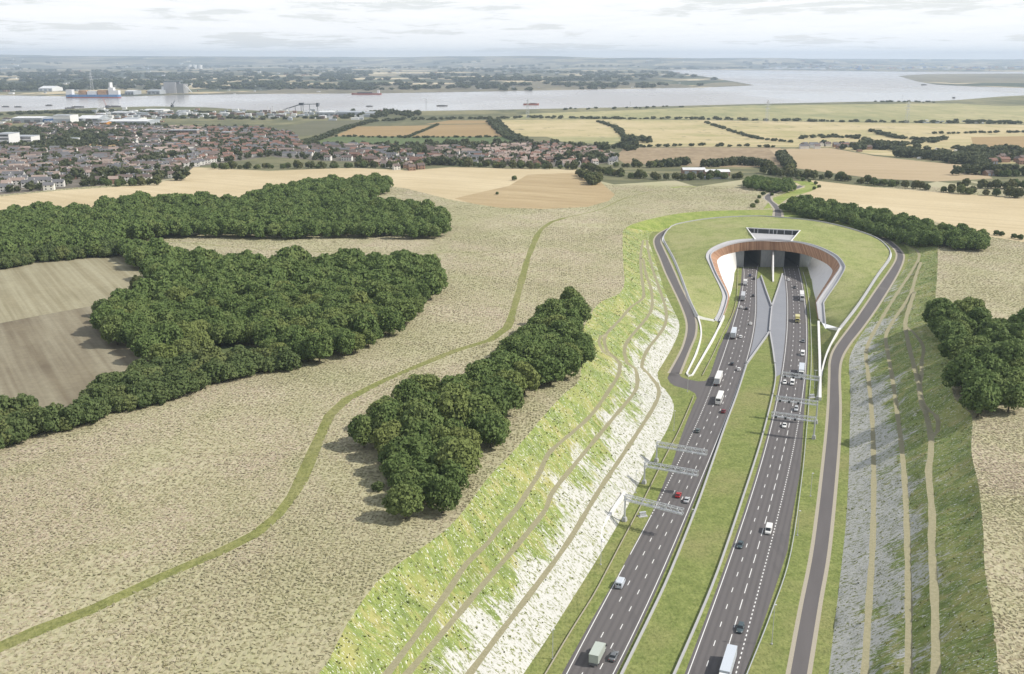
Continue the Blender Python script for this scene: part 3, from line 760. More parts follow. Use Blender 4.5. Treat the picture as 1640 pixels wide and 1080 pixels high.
# ---------------------------------------------------------------- tunnel portal (one thing, many parts)
pc = U(1236, 428)
portal = empty('tunnel_portal', (pc[0], pc[1], 0))
tag(portal, 'horseshoe shaped tunnel portal with timber clad canopy and two dark road openings', 'tunnel portal')
PO = Vector((pc[0], pc[1], 0))
def part(name, V, f, m, parent=portal, smooth=False, uv=None, idx=None):
    V = np.asarray(V, float) - np.array(PO if parent is portal else (0, 0, 0))
    return link(name, mesh(name, V, f, m if isinstance(m, (list, tuple)) else [m], smooth, idx, uv), parent)
N = 160
def match(P, keys):
    """resample piecewise between key vertices so that the three rims of the canopy correspond"""
    P = np.asarray(P, float); ids = [int(np.argmin(np.linalg.norm(P - np.array(k), axis=1))) for k in keys]
    ids[0], ids[-1] = 0, len(P) - 1
    out = []
    n = N // (len(keys) - 1)
    for a, b in zip(ids[:-1], ids[1:]):
        out.append(resample(P[a:b + 1], n + 1)[:-1])
    return np.vstack(out + [P[-1:]])
ko = [U(*RIMO[i], RIMZ[i]) for i in (0, 3, 6, 9, 12, 16, 18, 21, 23)]
ki = [U(*RIMI[i], RIMIZ[i]) for i in (0, 3, 6, 9, 11, 14, 16, 19, 21)]
kt = [U(*TIMB[i], TIMBZ[i]) for i in (0, 3, 6, 8, 11, 15, 17, 19, 21)]
ro, ri, ti = match(rimo, ko), match(rimi, ki), match(timb, kt)
n = len(ro)
# white concrete rim: a gutter between two upstands
lev = [(0, -2.5), (0, .35), (.14, .35), (.2, -.55), (.78, -.55), (.84, .45), (1, .45), (1, -.6)]
V = []
for i in range(n):
    for s, dz in lev:
        p = ro[i] * (1 - s) + ri[i] * s
        V.append((p[0], p[1], p[2] + dz))
k = len(lev)
f = [(i * k + j, i * k + j + 1, (i + 1) * k + j + 1, (i + 1) * k + j) for i in range(n - 1) for j in range(k - 1)]
part('canopy_rim', V, f, M['concrete'])
# timber fascia
arc = np.r_[0, np.cumsum(np.linalg.norm(np.diff(ri, axis=0), axis=1))]
inward = np.array([np.array([0, -.25, 0]) for _ in range(n)])
V, uv = [], []
ctr = np.array(U(1236, 440, 10.0))
for i in range(n):
    d = ctr - ri[i]; d[2] = 0; d /= np.linalg.norm(d)
    for p, vv in ((ri[i] + d * .03 + np.array([0, 0, -.1]), 0), (ti[i], 1)):
        V.append(p); uv.append((arc[i], vv))
    V.append(ti[i] - d * .5 + np.array([0, 0, .05])); uv.append((arc[i], 1.1))
    V.append(ri[i] - d * .4 + np.array([0, 0, -.6])); uv.append((arc[i], 0))
f = []
for i in range(n - 1):
    for j in range(4):
        f.append((i * 4 + j, i * 4 + (j + 1) % 4, (i + 1) * 4 + (j + 1) % 4, (i + 1) * 4 + j))
part('timber_fascia', V, f, M['timber'], uv=uv)
# wing walls: white concrete from the foot up to the underside of the fascia
def wing(foot, t0, t1, name, m):
    top = ti[t0:t1]; ft = resample(foot, len(top)); V = []
    for a, b in zip(ft, top):
        q = b.copy(); q[2] += .1
        V += [np.array([a[0], a[1], -.4]), q, q + np.array([0, 0, -.0])]
    f = [(3 * i, 3 * i + 1, 3 * i + 4, 3 * i + 3) for i in range(len(top) - 1)]
    part(name, V, f, m)
seg = N // 8
wing(np.vstack([[U(1156, 512)], [U(1163, 497)], wbl]), 0, seg * 3 + 1, 'wing_wall', M['white_wall'])
wing(np.vstack([wbr, [U(1307, 489)], [U(1310, 511)]]), seg * 4 + int(seg * .74), n, 'wing_wall', M['white_wall'])
# headwall with its two openings, then the bores
HT = 13.2
xa, xb = wbl[-1][0] - 3, wbr[0][0] + 4
o1 = (U(1189.5, 427)[0], U(1217, 427)[0]); o2 = (U(1254, 427)[0], U(1279, 427)[0])
mb = MB()
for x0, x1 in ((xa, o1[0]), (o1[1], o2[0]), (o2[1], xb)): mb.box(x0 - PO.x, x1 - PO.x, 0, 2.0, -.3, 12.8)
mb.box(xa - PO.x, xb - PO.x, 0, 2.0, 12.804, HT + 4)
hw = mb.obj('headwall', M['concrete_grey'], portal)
for o in (o1, o2):
    mb = MB(); D = 130
    x0, x1 = o[0] - PO.x - .3, o[1] - PO.x + .3
    mb.box(x0 - .8, x0, 2.003, D, -.3, 12.8); mb.box(x1, x1 + .8, 2.003, D, -.3, 12.8); mb.box(x0 - .8, x1 + .8, 2.003, D, 12.804, 13.8); mb.box(x0 - .8, x1 + .8, D + .003, D + 1, -.3, 13.8)
    b = mb.obj('tunnel_bore', M['dark'], portal)
    mb = MB().box(x0 - .2, x1 + .2, .003, D, -.5, -.004)
    tag(mb.obj('road', M['asphalt'], None, PO), 'asphalt road floor inside the tunnel bore', None, None, 'structure')
# fin between the bores, falling towards the viewer
f0 = Vector((U(1236.5, 428)[0] - PO.x, -.003, 0)); f1 = Vector(U(1238.3, 452)) - PO; f1.z = 0
mb = MB(); t = .5
prof = [(0, -.3), (0, HT - .5), (.1, HT - 1.2), (.35, 8.6), (.7, 4.2), (1, .5), (1, -.3)]
mb.loft([[(f0.x + (f1.x - f0.x) * q + s * t, f0.y + (f1.y - f0.y) * q, z) for q, z in prof] for s in (-1, 1)])
mb.obj('fin_wall', M['white_wall'], portal)
# soffit slab closing the canopy between fascia and headwall
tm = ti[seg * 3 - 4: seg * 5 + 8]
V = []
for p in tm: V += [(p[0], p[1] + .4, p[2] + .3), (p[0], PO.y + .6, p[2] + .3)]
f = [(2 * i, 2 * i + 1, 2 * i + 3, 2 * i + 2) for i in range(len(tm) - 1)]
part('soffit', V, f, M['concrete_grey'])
# ---- the notch: a sunken control room window in the grass roof
zt, zf = 24.2, 20.6
nA, nB = np.array(U(1195.6, 365, zt)), np.array(U(1281.5, 369.4, zt))
nC, nD = np.array(U(1267, 386.5, 21.4)), np.array(U(1210, 384, 21.4))
gA, gB = nA.copy(), nB.copy(); gA[2] = gB[2] = zf
gC, gD = nC.copy(), nD.copy(); gC[2] = gD[2] = zf
nA0, nB0 = nA + np.array([5, -4.5, 0]), nB + np.array([-5, -4.5, 0])
V = [nD, nA, nB, nC, gD, gA, gB, gC]
part('notch_floor', [gD + [1, 0, .05], gA + [1, 0, .05], gB + [-1, 0, .05], gC + [-1, 0, .05]], [(0, 3, 2, 1)], M['concrete'])
part('notch_wall', [nD, nA, gA, gD], [(0, 1, 2, 3)], M['concrete']); part('notch_wall', [nB, nC, gC, gB], [(0, 1, 2, 3)], M['concrete'])
cp = sweep(np.array([nD, nA, nB, nC]) + [0, 0, 0], [(-.5, -.6), (-.5, .25), (.5, .25), (.5, -.6)])
part('notch_coping', *cp, M['white_wall'])
g0 = nA * .985 + nB * .015; g1 = nA * .015 + nB * .985
wd = [g0 + [0, -1.0, -.35], g1 + [0, -1.0, -.35], np.array([g1[0], g1[1] - 1.0, zf + .05]), np.array([g0[0], g0[1] - 1.0, zf + .05])]
wn_ = part('window_band', wd, [(0, 1, 2, 3)], M['glass'])
for s in (.02, .13, .2, .42, .5, .57, .71, .86, .98):
    p = (wd[0] * (1 - s) + wd[1] * s) - np.array(PO); MB().box(p[0] - .18, p[0] + .18, p[1] - .35, p[1] - .05, zf + .06, p[2]).obj('mullion', M['steel'], wn_)
# ---- the grass mound over the portal: its own sheet with a hole for the notch
MV, MZ, ME = [], [], []
def ml(P, close=False):
    b = len(MV)
    for p in P: MV.append((p[0], p[1])); MZ.append(float(p[2]))
    ME.extend((b + i, b + i + 1) for i in range(len(P) - 1))
    if close: ME.append((b + len(P) - 1, b))
rim_in = rimo.copy()
ring = np.vstack([para + [0, 0, -.35], rim_in[::-1] + [0, 0, -.05]])
ml(ring, True)
nt_in = np.array([nD, nA, nB, nC]); ml(nt_in, True)
roofline = np.array([U(1205, 379, 22.0), U(1196, 366, 24.1), U(1238, 358, 24.6), U(1284, 370, 24.1), U(1272, 381, 22.0)])
b0 = len(MV)
lo, hi = para.min(0), para.max(0)
for y in np.arange(lo[1], hi[1], 4.5):
    for x in np.arange(lo[0], hi[0], 4.5): MV.append((x + .8 * math.sin(y), y + .7 * math.sin(x * 2))); MZ.append(NAN)
vo, eo, fo, ov, oe, of_ = geometry.delaunay_2d_cdt([Vector(p) for p in MV], ME, [], 0, .02, True)
mv = np.array([(p.x, p.y) for p in vo]); mf = np.array([tuple(f) for f in fo if len(f) == 3], np.int32)
mz = np.full(len(mv), np.nan)
for i, o in enumerate(ov):
    zz = [MZ[q] for q in o if q < len(MZ) and not math.isnan(MZ[q])]
    if zz: mz[i] = max(zz)
fr = np.isnan(mz); zz = np.where(fr, 18.0, mz)
e = np.vstack([mf[:, [0, 1]], mf[:, [1, 2]], mf[:, [2, 0]]]); e = np.unique(np.sort(e, 1), axis=0)
dg = np.bincount(e[:, 0], None, len(mv)) + np.bincount(e[:, 1], None, len(mv))
for _ in range(1500):
    a = (np.bincount(e[:, 0], zz[e[:, 1]], len(mv)) + np.bincount(e[:, 1], zz[e[:, 0]], len(mv))) / np.maximum(dg, 1)
    zz = np.where(fr, a, zz)
c = mv[mf].mean(1)
keep = inpoly(c, ring) & ~inpoly(c, nt_in)
mf = mf[keep]; us, inv = np.unique(mf, return_inverse=True)
mound = link('grass_mound', mesh('grass_mound', np.c_[mv[us], zz[us]], inv.reshape(mf.shape).astype(np.int32), [M['mound']], True))
tag(mound, 'rounded grass mound covering the tunnel portal', None, None, 'structure')

# ---------------------------------------------------------------- walls, barriers and kerbs: each run is a thing
def wall(name, P, w, up, dn, m, label, cat, step=4, group=None, skew=0.0):
    P = np.asarray(P, float)
    V, f = sweep(P, [(-w / 2, -dn), (-w / 2, up), (w / 2, up), (w / 2, -dn)])
    c = P[len(P) // 2]
    o = link(name, mesh(name, V - c, f, [m]), None, Vector(c)); tag(o, label, cat, group); return o
wall('parapet_wall', para, .6, .4, 2.6, M['concrete'], 'long white parapet curving all around the edge of the grass mound', 'parapet')
uw = catmull([U(1117, 505, 7.6), U(1122, 523, 5.6), U(1122.5, 541, 4), U(1115, 566, 2.2), U(1106, 586, 1.0), U(1100, 599, .5), U(1103, 602.5, .4), U(1108.5, 601, .4), U(1118, 585, .9), U(1131, 562, 1.7), U(1147, 533, 2.2), U(1159.5, 506, 2.6)], 3)
wall('retaining_wall', uw, .8, .35, 1.6, M['white_wall'], 'white hairpin shaped wall between the service road and the northbound carriageway', 'wall')
wall('retaining_wall', [U(1117.5, 506, 7.9), U(1130, 510, 5.4), U(1143.5, 514, 2.9)], .7, .35, 1.5, M['white_wall'], 'short white wall closing the foot of the mound left of the portal', 'wall')
wall('retaining_wall', catmull([U(1313.5, 638, 1.2), U(1313.5, 612, 1.6), U(1313, 575, 2.0), U(1312, 545, 2.4), U(1311, 515, 2.9)], 4), 1.2, .4, 1.6, M['white_wall'], 'straight white wall along the right hand verge below the portal', 'wall')
wall('retaining_wall', catmull([U(1313.5, 618, .8), U(1318, 588, 2.4), U(1326, 562, 4.6), U(1337, 540, 6.8), U(1345.5, 525, 8.3)], 4), .8, .4, 2.0, M['white_wall'], 'curved white wall climbing from the verge to the right end of the parapet', 'wall')
wall('retaining_wall', [U(1323, 526.5, 3.0), U(1334, 526, 5.8), U(1345, 525.3, 8.2)], .7, .35, 1.5, M['white_wall'], 'short white wall closing the foot of the mound right of the portal', 'wall')
wall('retaining_wall', catmull([U(1000.5, 790, 2.6), U(985, 812, 2.4), U(970, 837, 2.0), U(961, 856, 1.4), U(967, 870, .6)], 3), .9, .6, 2.2, M['white_wall'], 'pale lilac white wall at the toe of the left chalk slope beside a gantry', 'wall')
wall('median_barrier', barL, .5, .95, .3, M['concrete'], 'concrete barrier along the left edge of the grass median', 'barrier')
wall('median_barrier', barR, .5, .95, .3, M['concrete'], 'concrete barrier along the right edge of the grass median', 'barrier')
wall('median_barrier', [V1[0], V1[1], V1[2]], .7, 1.1, .3, M['concrete'], 'left arm of the V shaped barrier in front of the tunnel fin', 'barrier')
wall('median_barrier', [V2[0], V2[1], V2[2]], .7, 1.1, .3, M['concrete'], 'right arm of the V shaped barrier in front of the tunnel fin', 'barrier')
wall('median_barrier', [U(1236, 492.8), U(1234, 512), U(1232.5, 532)], .7, 1.1, .3, M['concrete'], 'straight barrier joining the V to the grass median on grey paving', 'barrier')
wall('median_barrier', [U(1232.2, 533.6), U(1214, 559), U(1196, 584)], .7, 1.1, .3, M['concrete'], 'slanting barrier from the grass median tip to the northbound carriageway', 'barrier')
wall('median_barrier', [U(1233, 534), U(1237.5, 560), U(1240.8, 584)], .7, 1.1, .3, M['concrete'], 'slanting barrier from the grass median tip to the southbound carriageway', 'barrier')
def rail(P, label, m=M['kerb']):
    P = catmull(W(P, 0.0), 6)
    r = empty('safety_barrier', P[len(P) // 2]); tag(r, label, 'barrier'); o = P[len(P) // 2]
    V, f = sweep(P - o, [(-.1, .42), (-.1, .8), (.1, .8), (.1, .42)]); link('rail', mesh('rail', V, f, [m]), r)
    mb = MB()
    for p in resample(P - o, int(len(P) * 1.4))[1:-1]: mb.box(p[0] - .06, p[0] + .06, p[1] - .06, p[1] + .06, -.2, .43)
    tag(mb.obj('posts', M['steel'], r), kind='stuff')
rail([(868, 1092), (912.5, 1017), (950, 957), (970, 920), (995, 872), (1023.7, 817.5), (1063, 738.5), (1086, 694.5), (1109, 642), (1111, 636)], 'long pale safety rail through the left verge up to the service road junction')
rail([(1125, 603), (1142.7, 568), (1158.5, 534.5), (1172.6, 506), (1179.6, 480), (1181.5, 452), (1182, 428)], 'pale safety rail left of the northbound lanes in front of the tunnel')
rail([(1190, 1098), (1235, 985), (1266, 890), (1284, 770), (1291, 700), (1296, 640), (1299, 590), (1299, 540), (1297, 500), (1292, 460), (1286, 437)], 'thin safety rail along the right verge of the southbound lanes', M['steel'])

# ---------------------------------------------------------------- road markings
mk = MB()
def stripe(f, off, y0, y1, w=.24, step=8.0):
    ys = np.linspace(y0, y1, max(2, int((y1 - y0) / step) + 1)); x = f(ys) + off
    P = np.stack([x, ys, 0 * ys + .012], 1); a, b = offset(P, -w / 2), offset(P, w / 2)
    v = np.empty((2 * len(P), 3)); v[0::2], v[1::2] = a, b
    mk.add(v, [(2 * i, 2 * i + 1, 2 * i + 3, 2 * i + 2) for i in range(len(P) - 1)])
def yat(f, py):
    lo, hi = 100.0, 900.0
    for _ in range(40):
        m = .5 * (lo + hi)
        if m / 1.0 < U(0, py)[1]: lo = m
        else: hi = m
    return lo
def dashes(f, y0, y1, L, gap, w=.24):
    y = y0
    while y < y1: stripe(f, 0, y, min(y + L, y1), w, 4); y += L + gap
yj0, yj1 = yat(0, 827), yat(0, 615)
stripe(xL1, 0, Y0, yj0); dashes(xL1, yj0, yj1, 1.0, 1.1, .32); stripe(xL1, 0, yj1, YF + 60)
stripe(xL2, 0, Y0, YF + 60); stripe(xR1, 0, Y0, YF + 60)
yd = yat(0, 660); stripe(xR2, 0, yd, YF + 60); dashes(xR2, Y0, yd, 1.0, 1.1, .32)
for k in (1, 2):
    dashes(lambda y: xL1(y) * (1 - k / 3) + xL2(y) * k / 3, Y0 + k * 4, YF, 2.6, 6.6, .24)
dashes(lambda y: xR1(y) * 2 / 3 + xR2(y) / 3, Y0, YF, 2.6, 6.6, .24)
y2 = yat(0, 645); dashes(lambda y: xR1(y) / 3 + xR2(y) * 2 / 3, Y0 + 2, y2, 5.6, 3.4, .24); dashes(lambda y: xR1(y) / 3 + xR2(y) * 2 / 3, y2, YF, 2.6, 6.6, .24)
tag(mk.obj('road_markings', M['paint']), 'white painted lane lines and dashes on both carriageways', None, None, 'structure')
# ---------------------------------------------------------------- trees
def leaf_quads(C, NRM, size, rng):
    """one small leaf-spray quad per centre, roughly facing NRM"""
    n = len(C)
    a = rng.normal(size=(n, 3)); nn = NRM + .55 * a; nn /= np.linalg.norm(nn, axis=1)[:, None]
    t = np.cross(nn, rng.normal(size=(n, 3))); t /= np.linalg.norm(t, axis=1)[:, None]
    b = np.cross(nn, t)
    s = size * rng.uniform(.6, 1.25, (n, 1))
    q = np.stack([C - t * s * .9 - b * s * .5, C + t * s * .7 - b * s * .75, C + t * s * .95 + b * s * .5, C - t * s * .6 + b * s * .8], 1)
    q += rng.normal(size=q.shape) * size * .12
    return q.reshape(-1, 3)

def crown(seed, R=5.2, Hb=1.6, Ht=10.5, clumps=34, per=105, size=.44, squash=1.0, core=True):
    """crown built of leaf clumps spread over an uneven dome, with gaps between the clumps"""
    rng = np.random.default_rng(seed)
    cs, rs = [], []
    for i in range(clumps):
        u = (i + .5) / clumps
        zf = 1 - 1.55 * u                                   # top to low skirt
        rr = math.sqrt(max(0, 1 - zf * zf)) if abs(zf) < 1 else 0
        ph = i * 2.39996 + rng.uniform(-.35, .35)
        rad = R * rng.uniform(.62, .86)
        hz_ = (Ht - Hb) * .56
        cs.append((rr * rad * math.cos(ph), rr * rad * math.sin(ph), Hb + (Ht - Hb) * .44 + zf * hz_ * rng.uniform(.74, .92)))
        rs.append(R * rng.uniform(.22, .47))
    cs = np.array(cs); rs = np.array(rs)
    P, NR = [], []
    for c, r in zip(cs, rs):
        k = int(per * (r / (R * .35)) ** 2)
        d = rng.normal(size=(k, 3)); d[:, 2] += .25; d /= np.linalg.norm(d, axis=1)[:, None]
        rad = r * rng.uniform(.72, 1.08, (k, 1))
        P.append(c + d * rad * np.array([1, 1, .85])); NR.append(d)
    P = np.vstack(P); NR = np.vstack(NR)
    P[:, 2] = np.maximum(P[:, 2], Hb * .55)
    v = leaf_quads(P, NR, size, rng)
    f = np.arange(len(v), dtype=np.int32).reshape(-1, 4)
    if core:                                                # leafy inner mass
        nb, ns = 7, 9
        cv = []
        for i in range(nb + 1):
            th = PI * i / nb
            for j in range(ns):
                ph = 2 * PI * j / ns
                k = .66 * (1 + .16 * math.sin(3 * ph + seed) * math.sin(2 * th))
                cv.append((R * k * math.sin(th) * math.cos(ph), R * k * math.sin(th) * math.sin(ph), Hb + (Ht - Hb) * (.46 + .40 * math.cos(th))))
        b = len(v)
        cf = [(b + i * ns + j, b + (i + 1) * ns + j, b + (i + 1) * ns + (j + 1) % ns, b + i * ns + (j + 1) % ns) for i in range(nb) for j in range(ns)]
        v = np.vstack([v, cv]); f = np.vstack([f, np.array(cf, np.int32)])
    return v, f

def trunk_mesh(seed, h=5.5, r=.32):
    rng = np.random.default_rng(seed); mb = MB()
    def limb(a, b, r0, r1):
        a, b = np.array(a, float), np.array(b, float); d = (b - a) / np.linalg.norm(b - a)
        u = np.cross(d, [.3, .9, .2]); u /= np.linalg.norm(u); w_ = np.cross(d, u); rings = []
        for t in (0, .5, 1):
            c = a + (b - a) * t + u * .12 * math.sin(t * 3); r_ = r0 + (r1 - r0) * t
            rings.append([c + (u * math.cos(k * PI / 3) + w_ * math.sin(k * PI / 3)) * r_ for k in range(6)])
        mb.loft(rings)
    limb((0, 0, -.6), (0.1, .05, h * .6), r * 1.25, r * .8); limb((.1, .05, h * .6 - .15), (.2, -.1, h), r * .8, r * .3)
    for k in range(5):
        a = k * 1.256 + rng.uniform(-.3, .3); z0 = h * rng.uniform(.45, .62)
        limb((.08, .04, z0), (math.cos(a) * 2.4, math.sin(a) * 2.4, z0 + rng.uniform(1.4, 2.6)), r * .5, r * .12)
    return mb.mesh('trunk', [M['bark']], True)

CROWN = [mesh('crown', *crown(100 + i, R=[5.0, 5.5, 4.7, 5.3, 5.8][i], Ht=[10.5, 11.2, 9.8, 12.0, 10.8][i], clumps=[34, 40, 30, 38, 44][i]), [M['leaf']]) for i in range(5)]
CROWNM = [mesh('crown', *crown(200 + i, R=[5.0, 5.4, 4.8, 5.6][i], Ht=[10.2, 11.0, 9.6, 11.6][i], clumps=[26, 30, 24, 30][i], per=60, size=.58), [M['leaf']]) for i in range(4)]
CROWNH = [mesh('crown', *crown(300 + i, R=[4.4, 3.8, 4.9][i], Hb=.5, Ht=[7.6, 6.4, 8.6][i], clumps=26, per=70, size=.5), [M['leaf_hedge']]) for i in range(3)]
CROWNL = [mesh('crown', *crown(400 + i, R=[4.6, 5.2, 4.0][i], Hb=.6, Ht=[9.0, 10.5, 8.0][i], clumps=20, per=34, size=.85), [M['leaf_light']]) for i in range(3)]
TRUNK = [trunk_mesh(i) for i in range(3)]
def tree(name, cm, x, y, s, label, group, zs=None, bury=0.0):
    r = empty(name, (x, y, G(x, y) - bury), random.uniform(0, 6.28)); q_ = random.uniform(.88, 1.14); r.scale = (s * q_, s / q_, (zs or s))
    tag(r, label, 'tree', group)
    link('crown', cm, r); link('trunk', random.choice(TRUNK), r)
    return r

def scatter(poly_px, spacing, dz=6.5, jit=.32, smooth=True):
    w = WB(poly_px, dz)[:, :2]
    lo, hi = w.min(0), w.max(0); out = []
    row = 0; y = lo[1]
    while y < hi[1]:
        x = lo[0] + (spacing / 2 if row % 2 else 0)
        while x < hi[0]:
            out.append((x + random.uniform(-jit, jit) * spacing, y + random.uniform(-jit, jit) * spacing)); x += spacing
        y += spacing * .87; row += 1
    out = np.array(out); return out[inpoly(out, w)]

W_NEAR = [(908, 472), (926, 476), (930, 495), (922, 515), (934, 540), (932, 568), (900, 590), (862, 605), (835, 625), (806, 645), (795, 685), (778, 696), (740, 725), (728, 780), (708, 808), (680, 812), (648, 805), (640, 785), (645, 765), (610, 735), (578, 715), (572, 690), (588, 672), (628, 648), (655, 628), (690, 622), (722, 630), (762, 606), (803, 585), (803, 562), (835, 536), (863, 525), (865, 495), (888, 490)]
W_EAST = [(1500, 497), (1515, 490), (1540, 500), (1568, 497), (1580, 520), (1640, 528), (1760, 540), (1760, 600), (1640, 618), (1612, 645), (1582, 655), (1555, 645), (1532, 612), (1526, 560), (1508, 515)]
W_MID = [(190, 400), (215, 388), (245, 398), (290, 412), (330, 408), (420, 418), (490, 410), (530, 420), (600, 414), (640, 410), (690, 420), (700, 438), (700, 452), (682, 476), (645, 503), (595, 532), (556, 548), (500, 562), (470, 568), (440, 560), (400, 535), (340, 540), (300, 560), (255, 575), (225, 552), (185, 535), (160, 508), (162, 492), (190, 470), (235, 458), (262, 452), (245, 435), (222, 420)]
W_FAR = [(-60, 345), (0, 343), (60, 336), (150, 330), (215, 317), (290, 315), (370, 322), (430, 304), (480, 294), (560, 287), (612, 286), (624, 294), (612, 303), (580, 312), (590, 323), (640, 325), (688, 330), (710, 343), (720, 357), (712, 366), (690, 370), (600, 367), (500, 369), (400, 370), (300, 368), (210, 374), (190, 380), (180, 395), (120, 397), (60, 401), (0, 410), (-60, 416)]
W_ROW = [(1255, 326), (1285, 317), (1350, 330), (1420, 340), (1500, 360), (1560, 367), (1583, 377), (1582, 388), (1550, 389), (1480, 379), (1400, 357), (1330, 341), (1268, 331)]
W_SMALL = [(1188, 288), (1202, 283), (1262, 286), (1274, 296), (1258, 301), (1200, 294)]
W_HEDGE = [(-40, 662), (0, 658), (40, 653), (75, 665), (120, 655), (150, 630), (175, 612), (215, 600), (258, 588), (300, 578), (350, 583), (400, 562), (450, 572), (470, 580), (430, 585), (360, 600), (300, 622), (200, 650), (150, 662), (60, 692), (0, 706), (-40, 720)]
W_HEDGE2 = [(-60, 424), (0, 414), (60, 404), (130, 399), (188, 397), (190, 403), (130, 408), (60, 414), (0, 424), (-60, 434)]

allt = []
for P, s, sp, key in ((W_NEAR, (.82, 1.28), 9.2, 'near'), (W_EAST, (.85, 1.3), 9.6, 'east'), (W_MID, (.72, 1.25), 9.4, 'mid'), (W_ROW, (.62, .98), 7.6, 'row'), (W_SMALL, (.6, .8), 8, 'small'), (W_FAR, (.7, 1.2), 9.8, 'far')):
    for x, y in scatter(P, sp): allt.append((math.hypot(x, y), x, y, random.uniform(*s), key))
LB = dict(near='dark green round tree crowded in the isolated copse left of the chalk cutting', east='dark green round tree in the wood on the right edge of the shaded cutting',
          mid='dark green tree crowded in the large wood beside the ploughed brown field', row='dark green tree in the long row beyond the grass mound', small='tree in the small wood beside the winding lane behind the mound', far='dark green tree in the long far wood below the pale stubble')
GR = dict(near='trees of the copse', east='trees of the right hand wood', mid='trees of the large middle wood', row='trees in the row behind the mound', small='trees of the small far wood', far='trees of the long far wood')
allt = [t for t in allt if abs(t[1] / t[2]) < .545]
allt.sort()
must = [t for t in allt if t[4] in ('near', 'east')]; opt = [t for t in allt if t[4] not in ('near', 'east')]
indiv = must + opt[:max(0, 298 - len(must))]; mass = opt[max(0, 298 - len(must)):]
print('trees', len(allt), len(indiv), len(mass))
for d, x, y, s, k in indiv:
    tree('woodland_tree', random.choice(CROWN if d < 620 else CROWNM), x, y, s, LB[k], GR[k], s * random.uniform(.88, 1.12))
def cloud_of(name, items, tmpl, m, label, kind='stuff'):
    """many far trees as one mass: each still a crown of leaf sprays standing on the ground"""
    V, Fq, b = [], [], 0
    for x, y, z, sx, sz in items:
        v, f = random.choice(tmpl)
        a = random.uniform(0, 6.28); c, s_ = math.cos(a), math.sin(a)
        q = np.stack([(v[:, 0] * c - v[:, 1] * s_) * sx + x, (v[:, 0] * s_ + v[:, 1] * c) * sx + y, v[:, 2] * sz + z], 1)
        V.append(q); Fq.append(f + b); b += len(v)
    o = link(name, mesh(name, np.vstack(V), np.vstack(Fq), [m])); tag(o, label, None, None, kind); return o
T_MID = [crown(500 + i, R=5.2, Ht=10.6, clumps=26, per=52, size=.62) for i in range(3)]
cloud_of('distant_wood', [(x, y, G(x, y), s, s * random.uniform(.85, 1.15)) for d, x, y, s, k in mass], T_MID, M['leaf'], 'dense far part of the dark green woods')
# hedges with mixed shrubs: separate bushes
hp = [(x, y) for P in (W_HEDGE, W_HEDGE2) for x, y in scatter(P, 5.4, 3.0)]
print('hedge', len(hp))
for x, y in hp[:300]:
    s = random.uniform(.7, 1.15)
    k = 'dense shrub in the dark hedge below the ploughed brown field' if math.hypot(x, y) < 560 else 'shrub in the hedge along the far side of the brown field'
    tree('hedge_tree', random.choice(CROWNH), x, y, s, k, 'shrubs of the field hedges', s * random.uniform(.75, 1.1))
for (px, py, s, lb) in ((606, 786, .42, 'small lone bush standing in scrub just left of the copse'), (824, 289, .75, 'lone dark bush on the edge between pale and tan stubble'), (796, 312, .4, 'low bush beside the track across the tan stubble')):
    x, y, z = UB(px, py); tree('lone_bush', CROWNH[1], x, y, s, lb, None)
for i, (px, py, s, lb) in enumerate(((222, 462, .95, 'yellowish green tree at the corner of the large wood by brown field'), (165, 500, .9, 'round dark bush at the leftmost tip of the large wood'), (300, 575, 1.1, 'big leafy bush at the near edge of the large wood'), (245, 478, .9, 'second yellowish tree behind the corner of the large wood'))):
    x, y, z = UB(px, py, 2); tree('edge_tree', CROWNL[i % 3] if 'yellow' in lb else CROWNH[2], x, y, s, lb, None)

# young hedge along the lane behind the mound
lane_h = [UB(*p) for p in [(1205, 333), (1212, 326), (1216, 318), (1222, 313), (1230, 308), (1240, 304), (1252, 301), (1264, 303), (1245, 307), (1262, 299), (1236, 314), (1286, 290), (1296, 292), (1306, 296), (1312, 301), (1304, 304), (1278, 288), (1596, 377), (1604, 378), (1624, 382), (1634, 384)]]
for x, y, z in lane_h: tree('lane_bush', CROWNH[1], x, y, random.uniform(.45, .62), 'small rounded bush planted beside the winding lane behind the mound', 'bushes along the winding lane')
# lighter hedgerow trees at the town's edge
HR = [[(350, 270), (400, 271), (450, 270), (520, 270), (580, 268)], [(580, 268), (640, 270), (700, 264), (770, 268), (850, 270), (930, 272)], [(932, 282), (950, 296), (960, 290)], [(940, 272), (1000, 284), (1080, 288), (1180, 286)], [(990, 268), (1060, 268), (1100, 264)], [(1130, 268), (1190, 264), (1240, 272)],
      [(1225, 278), (1270, 285), (1330, 288), (1400, 296), (1470, 303), (1560, 312), (1680, 320)], [(1540, 300), (1600, 302), (1680, 306)], [(1250, 252), (1262, 268), (1268, 280)], [(150, 296), (200, 298), (250, 296)], [(280, 278), (300, 276)], [(1470, 252), (1500, 256), (1530, 258)], [(1560, 262), (1600, 282), (1680, 280)]]
hr = []
for P in HR:
    c = catmull(WB(P), 8.2)
    for p in c:
        for _ in range(2 if random.random() < .55 else 1):
            hr.append((p[0] + random.uniform(-4, 4), p[1] + random.uniform(-9, 9)))
hr.sort(key=lambda p: math.hypot(*p)); print('hedgerow', len(hr))
for i, (x, y) in enumerate(hr[:290]):
    s = random.uniform(.6, 1.05); tree('hedgerow_tree', random.choice(CROWNL if random.random() < .6 else CROWNH), x, y, s, 'pale leafy tree in the hedgerow between stubble fields and town', 'hedgerow trees along the stubble fields', s)
T_FAR = [crown(600 + i, R=5.5, Hb=.3, Ht=9.5, clumps=9, per=10, size=1.9) for i in range(4)]
items = [(x, y, G(x, y), 1, 1) for x, y in hr[290:]]
